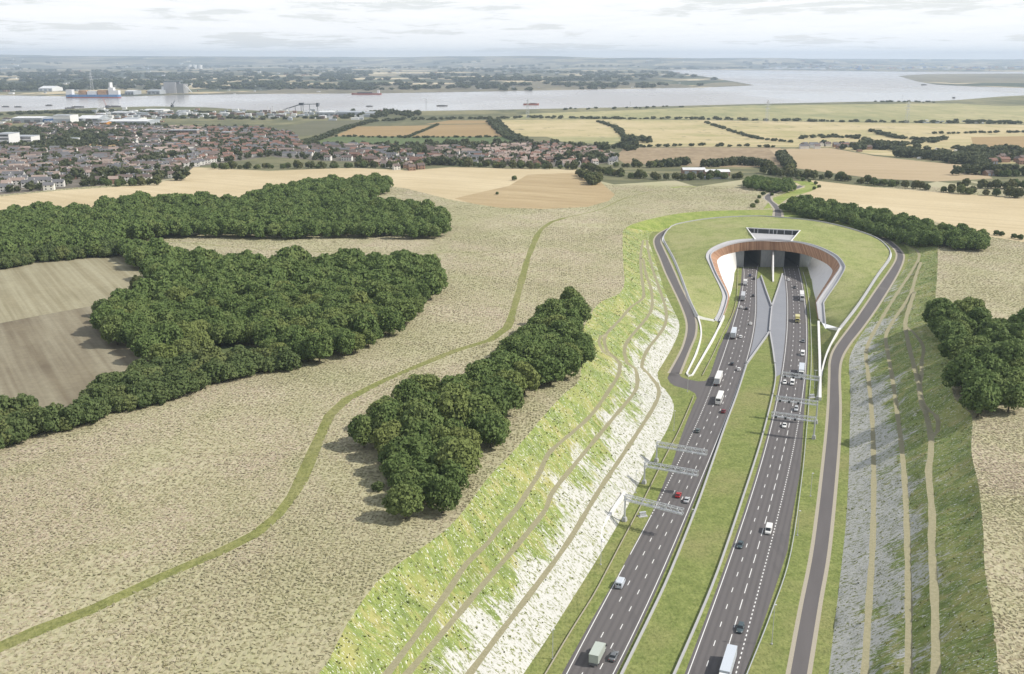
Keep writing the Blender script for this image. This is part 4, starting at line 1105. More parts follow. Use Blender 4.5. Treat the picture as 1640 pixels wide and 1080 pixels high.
def along(P, step, wid, s0, s1):
    for p in catmull(WB(P), step * .62):
        x, y = p[0] + random.uniform(-wid, wid), p[1] + random.uniform(-wid, wid) * 2.0
        s = random.uniform(s0, s1); items.append((x, y, float(B(x, y)), s * 1.35, s * .7))
# hedges and copses of the middle distance
for P, st, w_, a, b_ in (([(640, 220), (655, 219), (690, 205), (700, 200)], 9, 3, .4, .6), ([(480, 232), (520, 220), (560, 205), (600, 194)], 9, 8, .6, 1.0), ([(540, 219), (640, 221), (812, 220)], 16, 4, .4, .7), ([(790, 195), (800, 205), (820, 222), (840, 228)], 8, 12, .8, 1.2), ([(600, 194), (680, 192), (800, 190), (850, 189), (940, 190), (1000, 191)], 10, 14, .5, 1.0),
                         ([(1000, 191), (1100, 191), (1200, 193), (1300, 195), (1400, 196), (1500, 197), (1640, 199)], 16, 10, .5, 1.1), ([(900, 176), (1000, 174), (1100, 171)], 40, 20, .5, 1.0), ([(1380, 163), (1460, 164), (1500, 164.5)], 16, 20, .5, .9), ([(1000, 230), (1030, 236), (1120, 234), (1240, 236)], 22, 6, .5, .8), ([(960, 196), (985, 205), (1000, 222)], 14, 6, .5, .8),
                         ([(1130, 197), (1170, 210), (1210, 222), (1260, 228)], 18, 5, .4, .8), ([(1400, 212), (1440, 222), (1500, 226)], 14, 6, .6, 1.0), ([(1280, 222), (1340, 220), (1390, 224)], 13, 9, .6, 1.0), ([(1500, 215), (1600, 213), (1640, 212)], 20, 5, .5, .8), ([(1380, 225), (1440, 232), (1500, 226), (1510, 222)], 12, 8, .5, .9), ([(1430, 240), (1480, 248), (1520, 252), (1640, 246)], 12, 14, .7, 1.2),
                         ([(1560, 244), (1600, 240), (1660, 244)], 9, 25, .8, 1.2), ([(1540, 195), (1640, 197)], 8, 14, .6, 1.0)):
    along(P, st, w_, a, b_)
def blob(px, py, n, wx, wy, s0=.8, s1=1.3):
    x0, y0, _ = UB(px, py)
    for _ in range(n):
        x, y = x0 + random.gauss(0, wx), y0 + random.gauss(0, wy); s = random.uniform(s0, s1); items.append((x, y, float(B(x, y)), s * 1.2, s))
for a in ((628, 184, 40, 45, 60), (610, 186, 22, 50, 60), (1390, 238, 34, 26, 30), (1490, 252, 22, 22, 22), (1535, 258, 40, 26, 22), (1562, 262, 26, 18, 16), (1580, 280, 16, 22, 14), (1600, 248, 30, 50, 40), (975, 240, 14, 26, 20), (1015, 228, 14, 14, 20), (950, 258, 26, 22, 24),
          (135, 221, 70, 40, 60), (40, 216, 50, 60, 50), (250, 262, 12, 10, 14), (270, 256, 8, 6, 8), (205, 288, 14, 26, 8), (60, 236, 30, 60, 30), (740, 236, 16, 40, 25), (690, 250, 14, 30, 20), (655, 244, 16, 25, 25)): blob(*a)
# trees along the left industrial strip and among the houses
along([(0, 184), (60, 182), (120, 181), (200, 181), (260, 184)], 9, 25, .7, 1.2); along([(250, 190), (320, 188), (400, 190), (480, 190), (590, 188)], 12, 30, .6, 1.1); along([(230, 185), (330, 181), (420, 184)], 14, 20, .5, .9)
for P, n_ in ((town_a, 2500), (town_b, 800)):
    w_ = WB(P)[:, :2]; lo, hi = w_.min(0), w_.max(0); k = 0
    while k < n_:
        q = np.array([[random.uniform(lo[0], hi[0]), random.uniform(lo[1], hi[1])]])
        if inpoly(q, w_)[0]:
            s = random.uniform(.35, .9); items.append((q[0, 0], q[0, 1], float(B(*q[0])), s, s)); k += 1
# tree lines on the far shore, up to the hills
for _ in range(190):
    px, py = random.uniform(-80, 1300), 100 + 44 * random.random() ** .8
    if py > 112 and px > 1060: continue
    x0, y0, _z = UB(px, py)
    n_ = random.randint(6, 16); L = random.uniform(100, 420) * (1 + y0 / 12000)
    a = random.gauss(0, .35)
    for k in range(n_):
        t = random.uniform(-1, 1) * L; x, y = x0 + t * math.cos(a) + random.gauss(0, 20), y0 + t * math.sin(a) * 1.5 + random.gauss(0, 60)
        s = random.uniform(.8, 1.6) * (1 + y0 / 14000); items.append((x, y, float(B(x, y)), s * 2.2, s))
items = [q for q in items if q[1] < 2600 or ZONE(q[0], q[1]) not in ('river_water', '')]
cloud_of('distant_trees', items, T_FAR, M['leaf_far'], 'distant hedges, copses and town trees reading as dark green specks')
print('far trees', len(items))
# ---------------------------------------------------------------- vehicles: part meshes are shared, paint is per vehicle
VM = {}
def vm(key, fn):
    if key not in VM: VM[key] = fn()
    return VM[key]
def vpart(name, me, parent, loc=(0, 0, 0), mat=None, rot=None):
    o = link(name, me, parent, loc)
    if mat is not None:
        o.material_slots[0].link = 'OBJECT'; o.material_slots[0].material = mat
    if rot: o.rotation_euler = rot
    return o
def ring(y, hw, zb, zt, r=.12):
    return [(-hw * .92, y, zb), (hw * .92, y, zb), (hw, y, zb + r), (hw, y, zt - r), (hw * .86, y, zt), (-hw * .86, y, zt), (-hw, y, zt - r), (-hw, y, zb + r)]
def wheel_me(r=.32, w=.22):
    mb = MB()
    def rg(x, q): return [(x, q * math.cos(2 * PI * k / 14), q * math.sin(2 * PI * k / 14)) for k in range(14)]
    mb.loft([rg(-w / 2, r * .86), rg(-w / 2 + .04, r), rg(w / 2 - .04, r), rg(w / 2, r * .86)])
    return mb.mesh('tyre', [M['tyre']])
def rim_me(r=.2, w=.225):
    mb = MB()
    def rg(x, q): return [(x, q * math.cos(2 * PI * k / 10), q * math.sin(2 * PI * k / 10)) for k in range(10)]
    mb.loft([rg(-w / 2 - .006, r), rg(w / 2 + .006, r)]); return mb.mesh('rim', [M['rim']])
def wheels(root, pos, r=.32, w=.22):
    for x, y in pos:
        t = vpart('wheel', vm(('wheel', r, w), lambda: wheel_me(r, w)), root, (x, y, r))
        vpart('rim', vm(('rim', r, w), lambda: rim_me(r * .6, w)), t)
def lights(root, yf, yr, hw, zf, zr, s=.16):
    bx = vm(('lens', s), lambda: MB().box(-s, s, -.03, .03, -s * .5, s * .5).mesh('lens', [M['lens']]))
    for sg in (-1, 1):
        vpart('headlight', bx, root, (sg * hw, yf, zf)); vpart('tail_light', bx, root, (sg * hw, yr, zr), M['redlens'])

def car(root, paint, style='hatch'):
    L = dict(hatch=2.1, saloon=2.3, estate=2.35, suv=2.3)[style]; k = 1.14 if style == 'suv' else 1.0
    def body():
        mb = MB(); z = k
        mb.loft([ring(-L, .70, .36 * z, .74 * z), ring(-L + .12, .84, .25, .93 * z), ring(-L * .55, .9, .22, .96 * z), ring(0, .9, .21, .95 * z), ring(L * .42, .9, .22, .93 * z), ring(L * .8, .87, .24, .80 * z), ring(L - .1, .80, .28, .68 * z), ring(L, .66, .36, .60 * z)])
        return mb.mesh('body', [M['car_white']], True)
    def roofl():
        y0 = {'hatch': -1.35, 'saloon': -.95, 'estate': -1.9, 'suv': -1.8}[style]
        return y0
    def glass():
        mb = MB(); y0 = roofl(); yb = {'hatch': -1.85, 'saloon': -1.6, 'estate': -2.2, 'suv': -2.1}[style]
        mb.hexa([(-.78, yb, .9 * k), (.78, yb, .9 * k), (.78, 1.05, .9 * k), (-.78, 1.05, .9 * k)], [(-.6, y0, 1.42 * k), (.6, y0, 1.42 * k), (.6, .22, 1.42 * k), (-.6, .22, 1.42 * k)])
        return mb.mesh('windows', [M['glass']])
    def roof():
        mb = MB(); y0 = roofl()
        mb.hexa([(-.66, y0 - .08, 1.38 * k), (.66, y0 - .08, 1.38 * k), (.66, .30, 1.38 * k), (-.66, .30, 1.38 * k)], [(-.55, y0 + .1, 1.47 * k), (.55, y0 + .1, 1.47 * k), (.55, .12, 1.47 * k), (-.55, .12, 1.47 * k)])
        return mb.mesh('roof', [M['car_white']])
    vpart('body', vm(('cb', style), body), root, mat=paint); vpart('windows', vm(('cg', style), glass), root); vpart('roof', vm(('cr', style), roof), root, mat=paint)
    wheels(root, [(s * .80, y) for s in (-1, 1) for y in (-L * .6, L * .6)]); lights(root, L - .04, -L + .05, .62, .66 * k, .76 * k)
    mir = vm('mirror', lambda: MB().box(-.1, .1, -.07, .07, -.07, .07).mesh('wing_mirror', [M['car_dark']]))
    for s in (-1, 1): vpart('wing_mirror', mir, root, (s * .98, .75, .98 * k), paint)

def van(root, paint):
    def body():
        mb = MB()
        mb.loft([ring(-2.6, .92, .35, 2.05), ring(-2.5, .98, .28, 2.2), ring(.6, .98, .26, 2.22), ring(1.15, .97, .26, 2.08), ring(1.95, .95, .27, 1.22), ring(2.5, .88, .3, 1.0), ring(2.62, .75, .4, .85)]); return mb.mesh('body', [M['car_white']], False)
    vpart('body', vm('vanb', body), root, mat=paint)
    vpart('windscreen', vm('vanw', lambda: MB().hexa([(-.82, 1.97, 1.26), (.82, 1.97, 1.26), (.82, 1.93, 1.22), (-.82, 1.93, 1.22)], [(-.74, 1.27, 2.01), (.74, 1.27, 2.01), (.74, 1.2, 1.97), (-.74, 1.2, 1.97)]).mesh('windscreen', [M['glass']])), root)
    for s in (-1, 1):
        vpart('side_window', vm('vans', lambda: MB().box(-.02, .02, -.5, .45, -.28, .28).mesh('side_window', [M['glass']])), root, (s * .975, 1.0, 1.62))
        vpart('rear_window', vm('vanr', lambda: MB().box(-.3, .3, -.02, .02, -.26, .26).mesh('rear_window', [M['glass']])), root, (s * .42, -2.61, 1.55))
    wheels(root, [(s * .86, y) for s in (-1, 1) for y in (-1.6, 1.65)], .34, .22); lights(root, 2.6, -2.6, .72, .82, .9)

def cab(root, paint, y0, w=1.22, h=3.0, L=2.1):
    def c():
        mb = MB(); r = .1
        def rg(y, a, zb, zt): return [(-a, y, zb), (a, y, zb), (a, y, zt - r), (a - r, y, zt), (-a + r, y, zt), (-a, y, zt - r)]
        mb.loft([rg(0, w, .55, h), rg(L * .62, w, .5, h), rg(L * .9, w * .98, .45, h * .72), rg(L, w * .94, .45, h * .55)]); return mb.mesh('cab', [M['car_white']])
    vpart('cab', vm(('cab', w, h, L), c), root, (0, y0, 0), paint)
    def ws():
        return MB().hexa([(-w * .88, L * .985, h * .60), (w * .88, L * .985, h * .60), (w * .88, L * .96, h * .58), (-w * .88, L * .96, h * .58)], [(-w * .82, L * .74, h * .93), (w * .82, L * .74, h * .93), (w * .82, L * .70, h * .92), (-w * .82, L * .70, h * .92)]).mesh('windscreen', [M['glass']])
    vpart('windscreen', vm(('ws', w, h, L), ws), root, (0, y0 + .03, 0))
    for s in (-1, 1):
        vpart('side_window', vm(('csw', L), lambda: MB().box(-.02, .02, -.4, .4, -.3, .3).mesh('side_window', [M['glass']])), root, (s * w * 1.0, y0 + L * .55, h * .7))
        vpart('wing_mirror', vm('tmir', lambda: MB().box(-.12, .12, -.08, .08, -.25, .25).mesh('wing_mirror', [M['car_dark']])), root, (s * (w + .2), y0 + L * .85, h * .68))

def rigid(root, paint, boxp, Lb=6.2, hb=3.4):
    def bx():
        mb = MB(); mb.box(-1.25, 1.25, -Lb, 0, 1.0, hb); return mb.mesh('box_body', [M['car_white']])
    vpart('box_body', vm(('rb', Lb, hb), bx), root, (0, 1.6, 0), boxp)
    vpart('roof_rim', vm(('rr', Lb, hb), lambda: MB().box(-1.28, 1.28, -Lb - .03, .03, hb - .12, hb + .05).mesh('roof_rim', [M['steel']])), root, (0, 1.6, 0), boxp)
    vpart('rear_door', vm(('rd', hb), lambda: MB().box(-1.12, 1.12, -.05, 0, 1.15, hb - .45).mesh('rear_door', [M['steel']])), root, (0, 1.58 - Lb, 0), boxp)
    vpart('tail_lift', vm('tl', lambda: MB().box(-1.15, 1.15, -.12, 0, .45, .98).mesh('tail_lift', [M['steel']])), root, (0, 1.55 - Lb, 0), M['car_grey'])
    vpart('chassis', vm(('rc', Lb), lambda: MB().box(-.5, .5, -Lb + .1, 2.4, .55, .97).mesh('chassis', [M['car_dark']])), root, (0, 1.5, 0))
    cab(root, paint, 1.75, 1.12, 2.65, 1.9)
    wheels(root, [(s * .98, y) for s in (-1, 1) for y in (2.9, -Lb + 3.2)], .46, .34); lights(root, 3.62, 1.5 - Lb, .85, .8, .72)

def artic(root, paint, boxp, Lb=12.2, hb=3.95):
    def bx():
        mb = MB(); mb.box(-1.27, 1.27, -Lb, 0, 1.15, hb); return mb.mesh('trailer', [M['car_white']])
    vpart('trailer', vm(('ab', Lb, hb), bx), root, (0, 4.6, 0), boxp)
    vpart('rear_door', vm(('ad', hb), lambda: MB().box(-1.15, 1.15, -.05, 0, 1.3, hb - .2).mesh('rear_door', [M['steel']])), root, (0, 4.58 - Lb, 0), M['car_silver'])
    vpart('chassis', vm(('ac', Lb), lambda: MB().box(-.55, .55, -Lb + .1, 2.6, .6, 1.12).mesh('chassis', [M['car_dark']])), root, (0, 4.5, 0))
    vpart('bumper', vm('abp', lambda: MB().box(-1.2, 1.2, -.1, 0, .5, .75).mesh('bumper', [M['car_dark']])), root, (0, 4.6 - Lb, 0))
    cab(root, paint, 5.1, 1.22, 3.6, 2.2)
    wheels(root, [(s * 1.02, y) for s in (-1, 1) for y in (6.5, 3.4, -Lb + 6.2, -Lb + 7.5, -Lb + 8.8)], .5, .36); lights(root, 7.28, 4.5 - Lb, .95, .9, .85)

def coach(root, paint):
    def body():
        mb = MB()
        mb.loft([ring(-6, 1.2, .5, 3.2, .2), ring(-5.9, 1.25, .4, 3.35, .2), ring(5.3, 1.25, .4, 3.35, .2), ring(5.9, 1.2, .4, 2.9, .2)]); return mb.mesh('body', [M['car_white']])
    vpart('body', vm('coachb', body), root, mat=paint)
    for s in (-1, 1): vpart('window_band', vm('coachw', lambda: MB().box(-.015, .015, -5.3, 5.0, -.45, .45).mesh('window_band', [M['glass']])), root, (s * 1.255, 0, 2.3))
    vpart('windscreen', vm('coachf', lambda: MB().box(-1.05, 1.05, -.03, .03, -.75, .75).mesh('windscreen', [M['glass']])), root, (0, 5.72, 2.2), rot=(.42, 0, 0))
    vpart('rear_window', vm('coachr', lambda: MB().box(-.95, .95, -.03, .03, -.4, .4).mesh('rear_window', [M['glass']])), root, (0, -6.0, 2.5))
    wheels(root, [(s * 1.05, y) for s in (-1, 1) for y in (3.9, -3.2)], .48, .34); lights(root, 5.9, -6.0, .9, .8, 1.0)

def vehicle(kind, px, py, dz, side, label, paint='white', boxp=None, style='hatch'):
    x, y, _ = U(px, py, dz)
    f1, f2 = (xL1, xL2) if side == 'L' else (xR1, xR2)
    lanes = [float(f1(y) * (1 - t) + f2(y) * t) for t in (1 / 6, .5, 5 / 6)]
    x = .35 * x + .65 * min(lanes, key=lambda q: abs(q - x))
    t = float((f1(y + 2) + f2(y + 2) - f1(y - 2) - f2(y - 2)) / 8)
    ang = -math.atan(t) + (0 if side == 'L' else PI)
    r = empty(dict(car='car', van='van', rigid='box_truck', artic='articulated_lorry', coach='coach')[kind], (x, y, .004), ang)
    P = M['car_' + paint]; Bx = M['car_' + (boxp or paint)]
    if kind == 'car': car(r, P, style)
    elif kind == 'van': van(r, P)
    elif kind == 'rigid': rigid(r, P, Bx)
    elif kind == 'artic': artic(r, P, Bx)
    else: coach(r, P)
    tag(r, label, dict(car='car', van='van', rigid='truck', artic='lorry', coach='coach')[kind], 'northbound traffic' if side == 'L' else 'southbound traffic')
L_, R_ = 'L', 'R'
vehicle('rigid', 958, 1043, 1.8, L_, 'pale grey green box truck at the bottom of the northbound lanes', 'boxgreen', 'boxgreen')
vehicle('car', 983, 1050, .7, L_, 'dark grey saloon right beside the pale green box truck', 'grey', style='saloon')
vehicle('van', 994, 932, 1.1, L_, 'light blue white van alone in the nearside northbound lane', 'paleblue')
vehicle('car', 1101, 800, .7, L_, 'silver coupe just behind the bright red car below a gantry', 'silver', style='saloon')
vehicle('car', 1088, 792, .7, L_, 'bright red hatchback beside the silver coupe', 'red')
vehicle('car', 1117, 689, .7, L_, 'grey green car alone near the dotted line above the top left gantry', 'greengrey')
vehicle('car', 1158, 658, .7, L_, 'dark maroon car just behind the white coach', 'maroon')
vehicle('coach', 1153, 637, 1.7, L_, 'white coach next to the service road junction', 'white')
vehicle('artic', 1152, 605, 2.0, L_, 'white articulated lorry directly ahead of the white coach', 'white')
vehicle('car', 1182, 591, .7, L_, 'white car in the outer lane ahead of the lorry near the junction', 'white')
vehicle('car', 1171, 582, .7, L_, 'black car in the middle lane beside the slanting barrier', 'dark')
vehicle('car', 1186, 539, .7, L_, 'white car alongside the tail of the lorry on the bend', 'white')
vehicle('artic', 1176, 533, 2.0, L_, 'white articulated lorry on the bend left of grey paving', 'white', 'paleblue')
vehicle('car', 1201, 518, .7, L_, 'white car hugging the edge of the grey paving', 'white', style='saloon')
vehicle('car', 1187, 492, .7, L_, 'white car beside a black car near the canopy end', 'white')
vehicle('car', 1195, 494, .7, L_, 'black car beside a white car near the canopy end', 'dark')
vehicle('artic', 1190, 474, 2.0, L_, 'grey white lorry under the left arm of the canopy', 'silver', 'silver')
vehicle('car', 1206, 473, .7, L_, 'dark car in the outer lane ahead of the grey white lorry', 'dark')
vehicle('rigid', 1193, 452, 1.6, L_, 'white box truck about to enter the left tunnel', 'white', 'white')
vehicle('car', 1201, 441, .7, L_, 'dark blue car ahead of the white box truck at the left tunnel', 'blue')
vehicle('car', 1208.5, 446, .7, L_, 'black car in the outer lane nearest the left tunnel mouth', 'dark')
vehicle('artic', 1162, 1066, 2.6, R_, 'long white articulated lorry at the bottom of the southbound lanes', 'white', 'paleblue')
vehicle('car', 1185, 1005, .7, R_, 'dark blue green car just behind the long white lorry', 'teal', style='estate')
vehicle('van', 1232, 847, 1.1, R_, 'white van alone in the nearside southbound lane', 'white')
vehicle('car', 1184, 872, .7, R_, 'dark teal car in the outer southbound lane by the barrier', 'teal')
vehicle('car', 1256, 681, .7, R_, 'white saloon just below the lowest right hand gantry', 'white', style='saloon')
vehicle('car', 1275, 654, .9, R_, 'silver grey sport utility car between two right hand gantries', 'silver', style='suv')
vehicle('van', 1269, 612, 1.1, R_, 'white van just under the topmost right hand gantry', 'white')
vehicle('car', 1257, 612, .7, R_, 'white car beside the white van under the topmost gantry', 'white')
vehicle('artic', 1284, 594, 2.0, R_, 'white articulated lorry approaching the topmost right hand gantry', 'white', 'paleblue')
vehicle('van', 1285, 566, 1.0, R_, 'white van in the nearside lane behind the southbound lorry', 'white')
vehicle('car', 1285, 546, .7, R_, 'dark grey car behind the small white van southbound', 'grey')
vehicle('rigid', 1278, 511, 1.6, R_, 'pale yellow box truck coming out from the right tunnel', 'yellow', 'yellow')
vehicle('artic', 1285, 474, 2.0, R_, 'white lorry under the right arm of the canopy', 'white', 'white')
vehicle('car', 1272, 460, .7, R_, 'black car ahead of the lorry under the right arm of the canopy', 'dark')
vehicle('car', 1262.5, 448, .7, R_, 'white car nearest the right tunnel mouth', 'white')

# ---------------------------------------------------------------- gantries
def gantry(base, top, end, label, group, up=1):
    b = Vector(U(*base, 0.0)); 
    # height of the post from its top pixel
    lo, hi = 3.0, 14.0
    for _ in range(40):
        m = .5 * (lo + hi)
        if U(*top, m)[1] > b.y: lo = m
        else: hi = m
    h = m; e = Vector(U(*end, h)); d = (e - Vector((b.x, b.y, h))); L = math.hypot(d.x, d.y)
    r = empty('sign_gantry', b, math.atan2(d.y, d.x)); tag(r, label, 'gantry', group)
    MB().hexa([(-.8, -.8, -.2), (.8, -.8, -.2), (.8, .8, -.2), (-.8, .8, -.2)], [(-.6, -.6, 1.5), (.6, -.6, 1.5), (.6, .6, 1.5), (-.6, .6, 1.5)]).obj('plinth', M['concrete'], r)
    MB().cyl((0, 0, 1.495), .36, h - 1.6, 10, r2=.28).obj('post', M['steel'], r)
    mb = MB(); a, dp = .75, 1.7
    for y in (-a, a):
        for z in (h, h - dp): mb.bar((-.4, y, z), (L, y, z), .13)
    n = int(L / 1.9); q = L / n
    for i in range(n + 1):
        x = i * q
        for y in (-a, a): mb.bar((x, y, h), (x, y, h - dp), .07)
        for z in (h, h - dp): mb.bar((x, -a, z), (x, a, z), .07)
        if i < n:
            s = 1 if i % 2 else -1
            for y in (-a, a): mb.bar((x, y, h if s > 0 else h - dp), (x + q, y, h - dp if s > 0 else h), .07)
            mb.bar((x, a * s, h), (x + q, -a * s, h), .07)
    mb.obj('truss', M['steel'], r)
    MB().box(-.2, L - .4, -.38, .38, h - dp + .1, h - dp + .16).obj('walkway', M['steel'], r)
    for i in range(3):
        x = L * (.45 + .22 * i)
        MB().box(x - .45, x + .45, a + .12, a + .3, h - dp - .5, h - dp + .5).obj('signal_panel', M['car_dark'] if group.endswith('southbound') else M['steel'], r)
    return r
gantry((1051, 740), (1052.5, 708), (1132, 722), 'farthest of the left gantries, near the grey green car', 'cantilever gantries northbound')
gantry((1031.5, 775), (1034.5, 740), (1118, 755), 'middle of the three left gantries beside the white chalk toe', 'cantilever gantries northbound')
gantry((1000, 835), (1002, 793), (1094, 816), 'nearest left gantry, beside the lilac white retaining wall', 'cantilever gantries northbound')
gantry((1309, 640), (1310, 604), (1252, 596), 'farthest right gantry, crossing in front of the lorry cab', 'cantilever gantries southbound')
gantry((1306.5, 678), (1308.5, 643), (1243, 634.5), 'middle right gantry just above the silver grey car', 'cantilever gantries southbound')
gantry((1303, 703), (1306.5, 669), (1236, 660), 'nearest right gantry with grey plinth in the verge', 'cantilever gantries southbound')
def cabinet(px, py, label):
    r = empty('equipment_cabinet', U(px, py, 0), .3); tag(r, label, 'cabinet')
    MB().box(-1.6, 1.6, -1.0, 1.0, -.1, .22).obj('base_slab', M['concrete'], r)
    MB().box(-1.1, 1.1, -.35, .35, .224, 1.5).obj('housing', M['steel'], r); MB().box(-1.2, 1.2, -.45, .45, 1.504, 1.6).obj('lid', M['steel'], r)
cabinet(1029, 827, 'grey roadside cabinet on a slab below the nearest left gantry'); cabinet(1300, 637, 'grey roadside cabinet on a slab beside the farthest right gantry')
def mast(base, h, label, lamp=False):
    r = empty('camera_mast', U(*base, 0)); tag(r, label, 'mast', 'thin masts along the verges')
    MB().cyl((0, 0, -.2), .11, h, 8, r2=.06).obj('pole', M['steel'], r); MB().cyl((0, 0, -.05), .3, .35, 8).obj('base', M['concrete'], r)
    MB().box(-.12, .5, -.14, .14, h - .35, h - .1).obj('camera_head', M['ship_white'], r)
    if lamp: MB().box(-.9, .9, -.1, .1, h - .1, h + .02).obj('lamp_arm', M['steel'], r)
mast((885, 1056), 9, 'thin mast in the left verge opposite the box truck'); mast((962, 905), 9, 'thin mast in the left verge opposite the pale blue van'); mast((1018, 790), 9, 'thin mast in the left verge between the two nearest left gantries')
mast((1079, 690), 9, 'thin mast in the left verge near the grey green car'); mast((1101, 628), 9, 'thin mast beside the mouth of the service road'); mast((1236, 1032), 12, 'tall thin mast in the right verge level with the dark teal car')
mast((1277, 858), 9, 'thin mast in the right verge by the dotted line'); mast((1298, 795), 9, 'thin mast in the right verge beyond the white van'); mast((1304, 622), 9, 'lamp mast with a twin head beside the farthest right gantry', True)
mast((1108, 829), 3.2, 'short grey post standing on the median edge by the nearest left gantry')
# ---------------------------------------------------------------- town houses
def house_me(w, d, h, rise, part_):
    mb = MB(); e = .35
    if part_ == 'wall':
        mb.add([(-w / 2, -d / 2, -1.5), (w / 2, -d / 2, -1.5), (w / 2, d / 2, -1.5), (-w / 2, d / 2, -1.5), (-w / 2, -d / 2, h), (w / 2, -d / 2, h), (w / 2, d / 2, h), (-w / 2, d / 2, h), (-w / 2, 0, h + rise), (w / 2, 0, h + rise)],
               [(0, 1, 5, 4), (2, 3, 7, 6), (1, 2, 6, 9, 5), (3, 0, 4, 8, 7)])
    else:
        o = .12
        mb.add([(-w / 2 - e, -d / 2 - e, h - .2 + o), (w / 2 + e, -d / 2 - e, h - .2 + o), (w / 2 + e, 0, h + rise + o), (-w / 2 - e, 0, h + rise + o), (w / 2 + e, d / 2 + e, h - .2 + o), (-w / 2 - e, d / 2 + e, h - .2 + o)], [(0, 1, 2, 3), (3, 2, 4, 5)])
    return mb
HT_ = [(8.0, 7.4, 4.9, 2.7), (9.6, 7.6, 5.0, 2.8), (22, 7.4, 5.0, 2.7), (15, 7.4, 4.9, 2.6)]
WALLM = [house_me(*t, 'wall').mesh('wall', [M['brick']]) for t in HT_]
ROOFM = [house_me(*t, 'roof').mesh('roof', [M['roof_brown']]) for t in HT_]
CHIM = MB().box(-.45, .45, -.35, .35, -1.2, 1.3).mesh('chimney', [M['brick']])
def win_me(w, d):
    mb = MB(); n = max(2, int(w / 3.6))
    for z in (.9, 3.5):
        for i in range(n):
            x = -w / 2 + (i + .5) * w / n; mb.box(x - .65, x + .65, -d / 2 - .04, -d / 2 + .02, z, z + 1.25)
    return mb.mesh('window', [M['glass']])
WINM = [win_me(t[0], t[1]) for t in HT_]
houses = []
def rows(poly_px, ang, gap_y, p_keep, kinds, roofs, walls_, hole=()):
    w = WB(poly_px)[:, :2]; c = w.mean(0); R = max(np.linalg.norm(w - c, axis=1))
    holes = [WB(h)[:, :2] for h in hole]; ca, sa = math.cos(ang), math.sin(ang)
    pts = []; v = -R
    while v < R:
        u = -R; wob = random.uniform(-.05, .05)
        while u < R:
            k = random.choice(kinds); step = HT_[k][0] + random.choice((2.5, 3.5, 6, 16))
            if random.random() < p_keep:
                uu, vv = u + step / 2, v + u * wob + random.uniform(-1, 1)
                pts.append((c[0] + uu * ca - vv * sa, c[1] + uu * sa + vv * ca, ang + wob + random.choice((0, 0, 0, PI / 2)) * (k < 2), k, random.choice(roofs), random.choice(walls_)))
            u += step
        v += gap_y * random.choice((.8, 1.2))
    ok = inpoly([(p[0], p[1]) for p in pts], w)
    for h in holes: ok &= ~inpoly([(p[0], p[1]) for p in pts], h)
    houses.extend(p for p, q in zip(pts, ok) if q)
RF = ['roof_brown', 'roof_brown', 'roof_brown', 'roof_grey', 'roof_grey', 'roof_pink', 'roof_red']; WL = ['brick', 'render', 'render', 'render']
greens = [[(100, 226), (165, 214), (180, 226), (120, 240), (60, 240), (20, 236)], [(40, 236), (110, 228), (190, 231), (200, 238), (100, 242)], [(0, 205), (55, 205), (60, 236), (0, 240)]]
rows([(-60, 238), (100, 240), (210, 244), (300, 270), (285, 286), (240, 290), (180, 296), (100, 303), (-60, 318)], .22, 25, .78, (1, 2, 3, 3), ['roof_brown', 'roof_brown', 'roof_pink', 'roof_grey', 'roof_grey'], ['render', 'render', 'brick'], greens)
rows([(-60, 205), (60, 203), (150, 203), (240, 205), (300, 238), (200, 246), (60, 240), (-60, 240)], -.3, 30, .75, (1, 2, 3), RF, WL, greens)
rows([(240, 206), (330, 206), (350, 258), (310, 268), (300, 270), (230, 246)], .55, 29, .76, (0, 1, 2, 3), RF, ['brick', 'render', 'render'])
rows([(330, 206), (420, 206), (470, 215), (482, 235), (440, 250), (350, 258)], .1, 28, .8, (0, 1, 3), ['roof_red', 'roof_red', 'roof_brown', 'roof_grey'], ['brick', 'brick', 'render'])
rows([(440, 240), (520, 234), (640, 236), (760, 238), (790, 262), (760, 266), (650, 262), (520, 258), (440, 252)], -.12, 29, .78, (1, 2, 3), RF, WL)
rows([(760, 238), (870, 232), (960, 242), (985, 258), (930, 268), (790, 266)], .3, 25, .92, (0, 1, 3), ['roof_red', 'roof_pink', 'roof_pink', 'roof_brown'], ['brick', 'render'])
rows([(580, 262), (640, 262), (680, 272), (640, 276)], .4, 22, .8, (0, 1), ['roof_pink', 'roof_brown'], ['brick', 'render'])
rows([(960, 252), (985, 254), (985, 266), (965, 266)], .1, 22, .8, (0, 1), ['roof_grey', 'roof_brown'], ['render'])
rows([(1262, 237), (1300, 233), (1385, 234), (1440, 238), (1400, 240), (1330, 240), (1275, 241)], .1, 26, .6, (0, 1, 3), RF, WL)
rows([(1570, 256), (1640, 250), (1660, 264), (1600, 268)], .2, 30, .45, (0, 1, 3), ['roof_brown', 'roof_red'], ['brick'])
houses.sort(key=lambda p: math.hypot(p[0], p[1]))
print('houses', len(houses))
vis = [p for p in houses if abs(p[0] / p[1]) < .53]
LBW = dict(brick='brick', render='white rendered'); LBR = dict(roof_brown='brown tiled roof', roof_grey='slate grey roof', roof_pink='pale pinkish roof', roof_red='orange red roof')
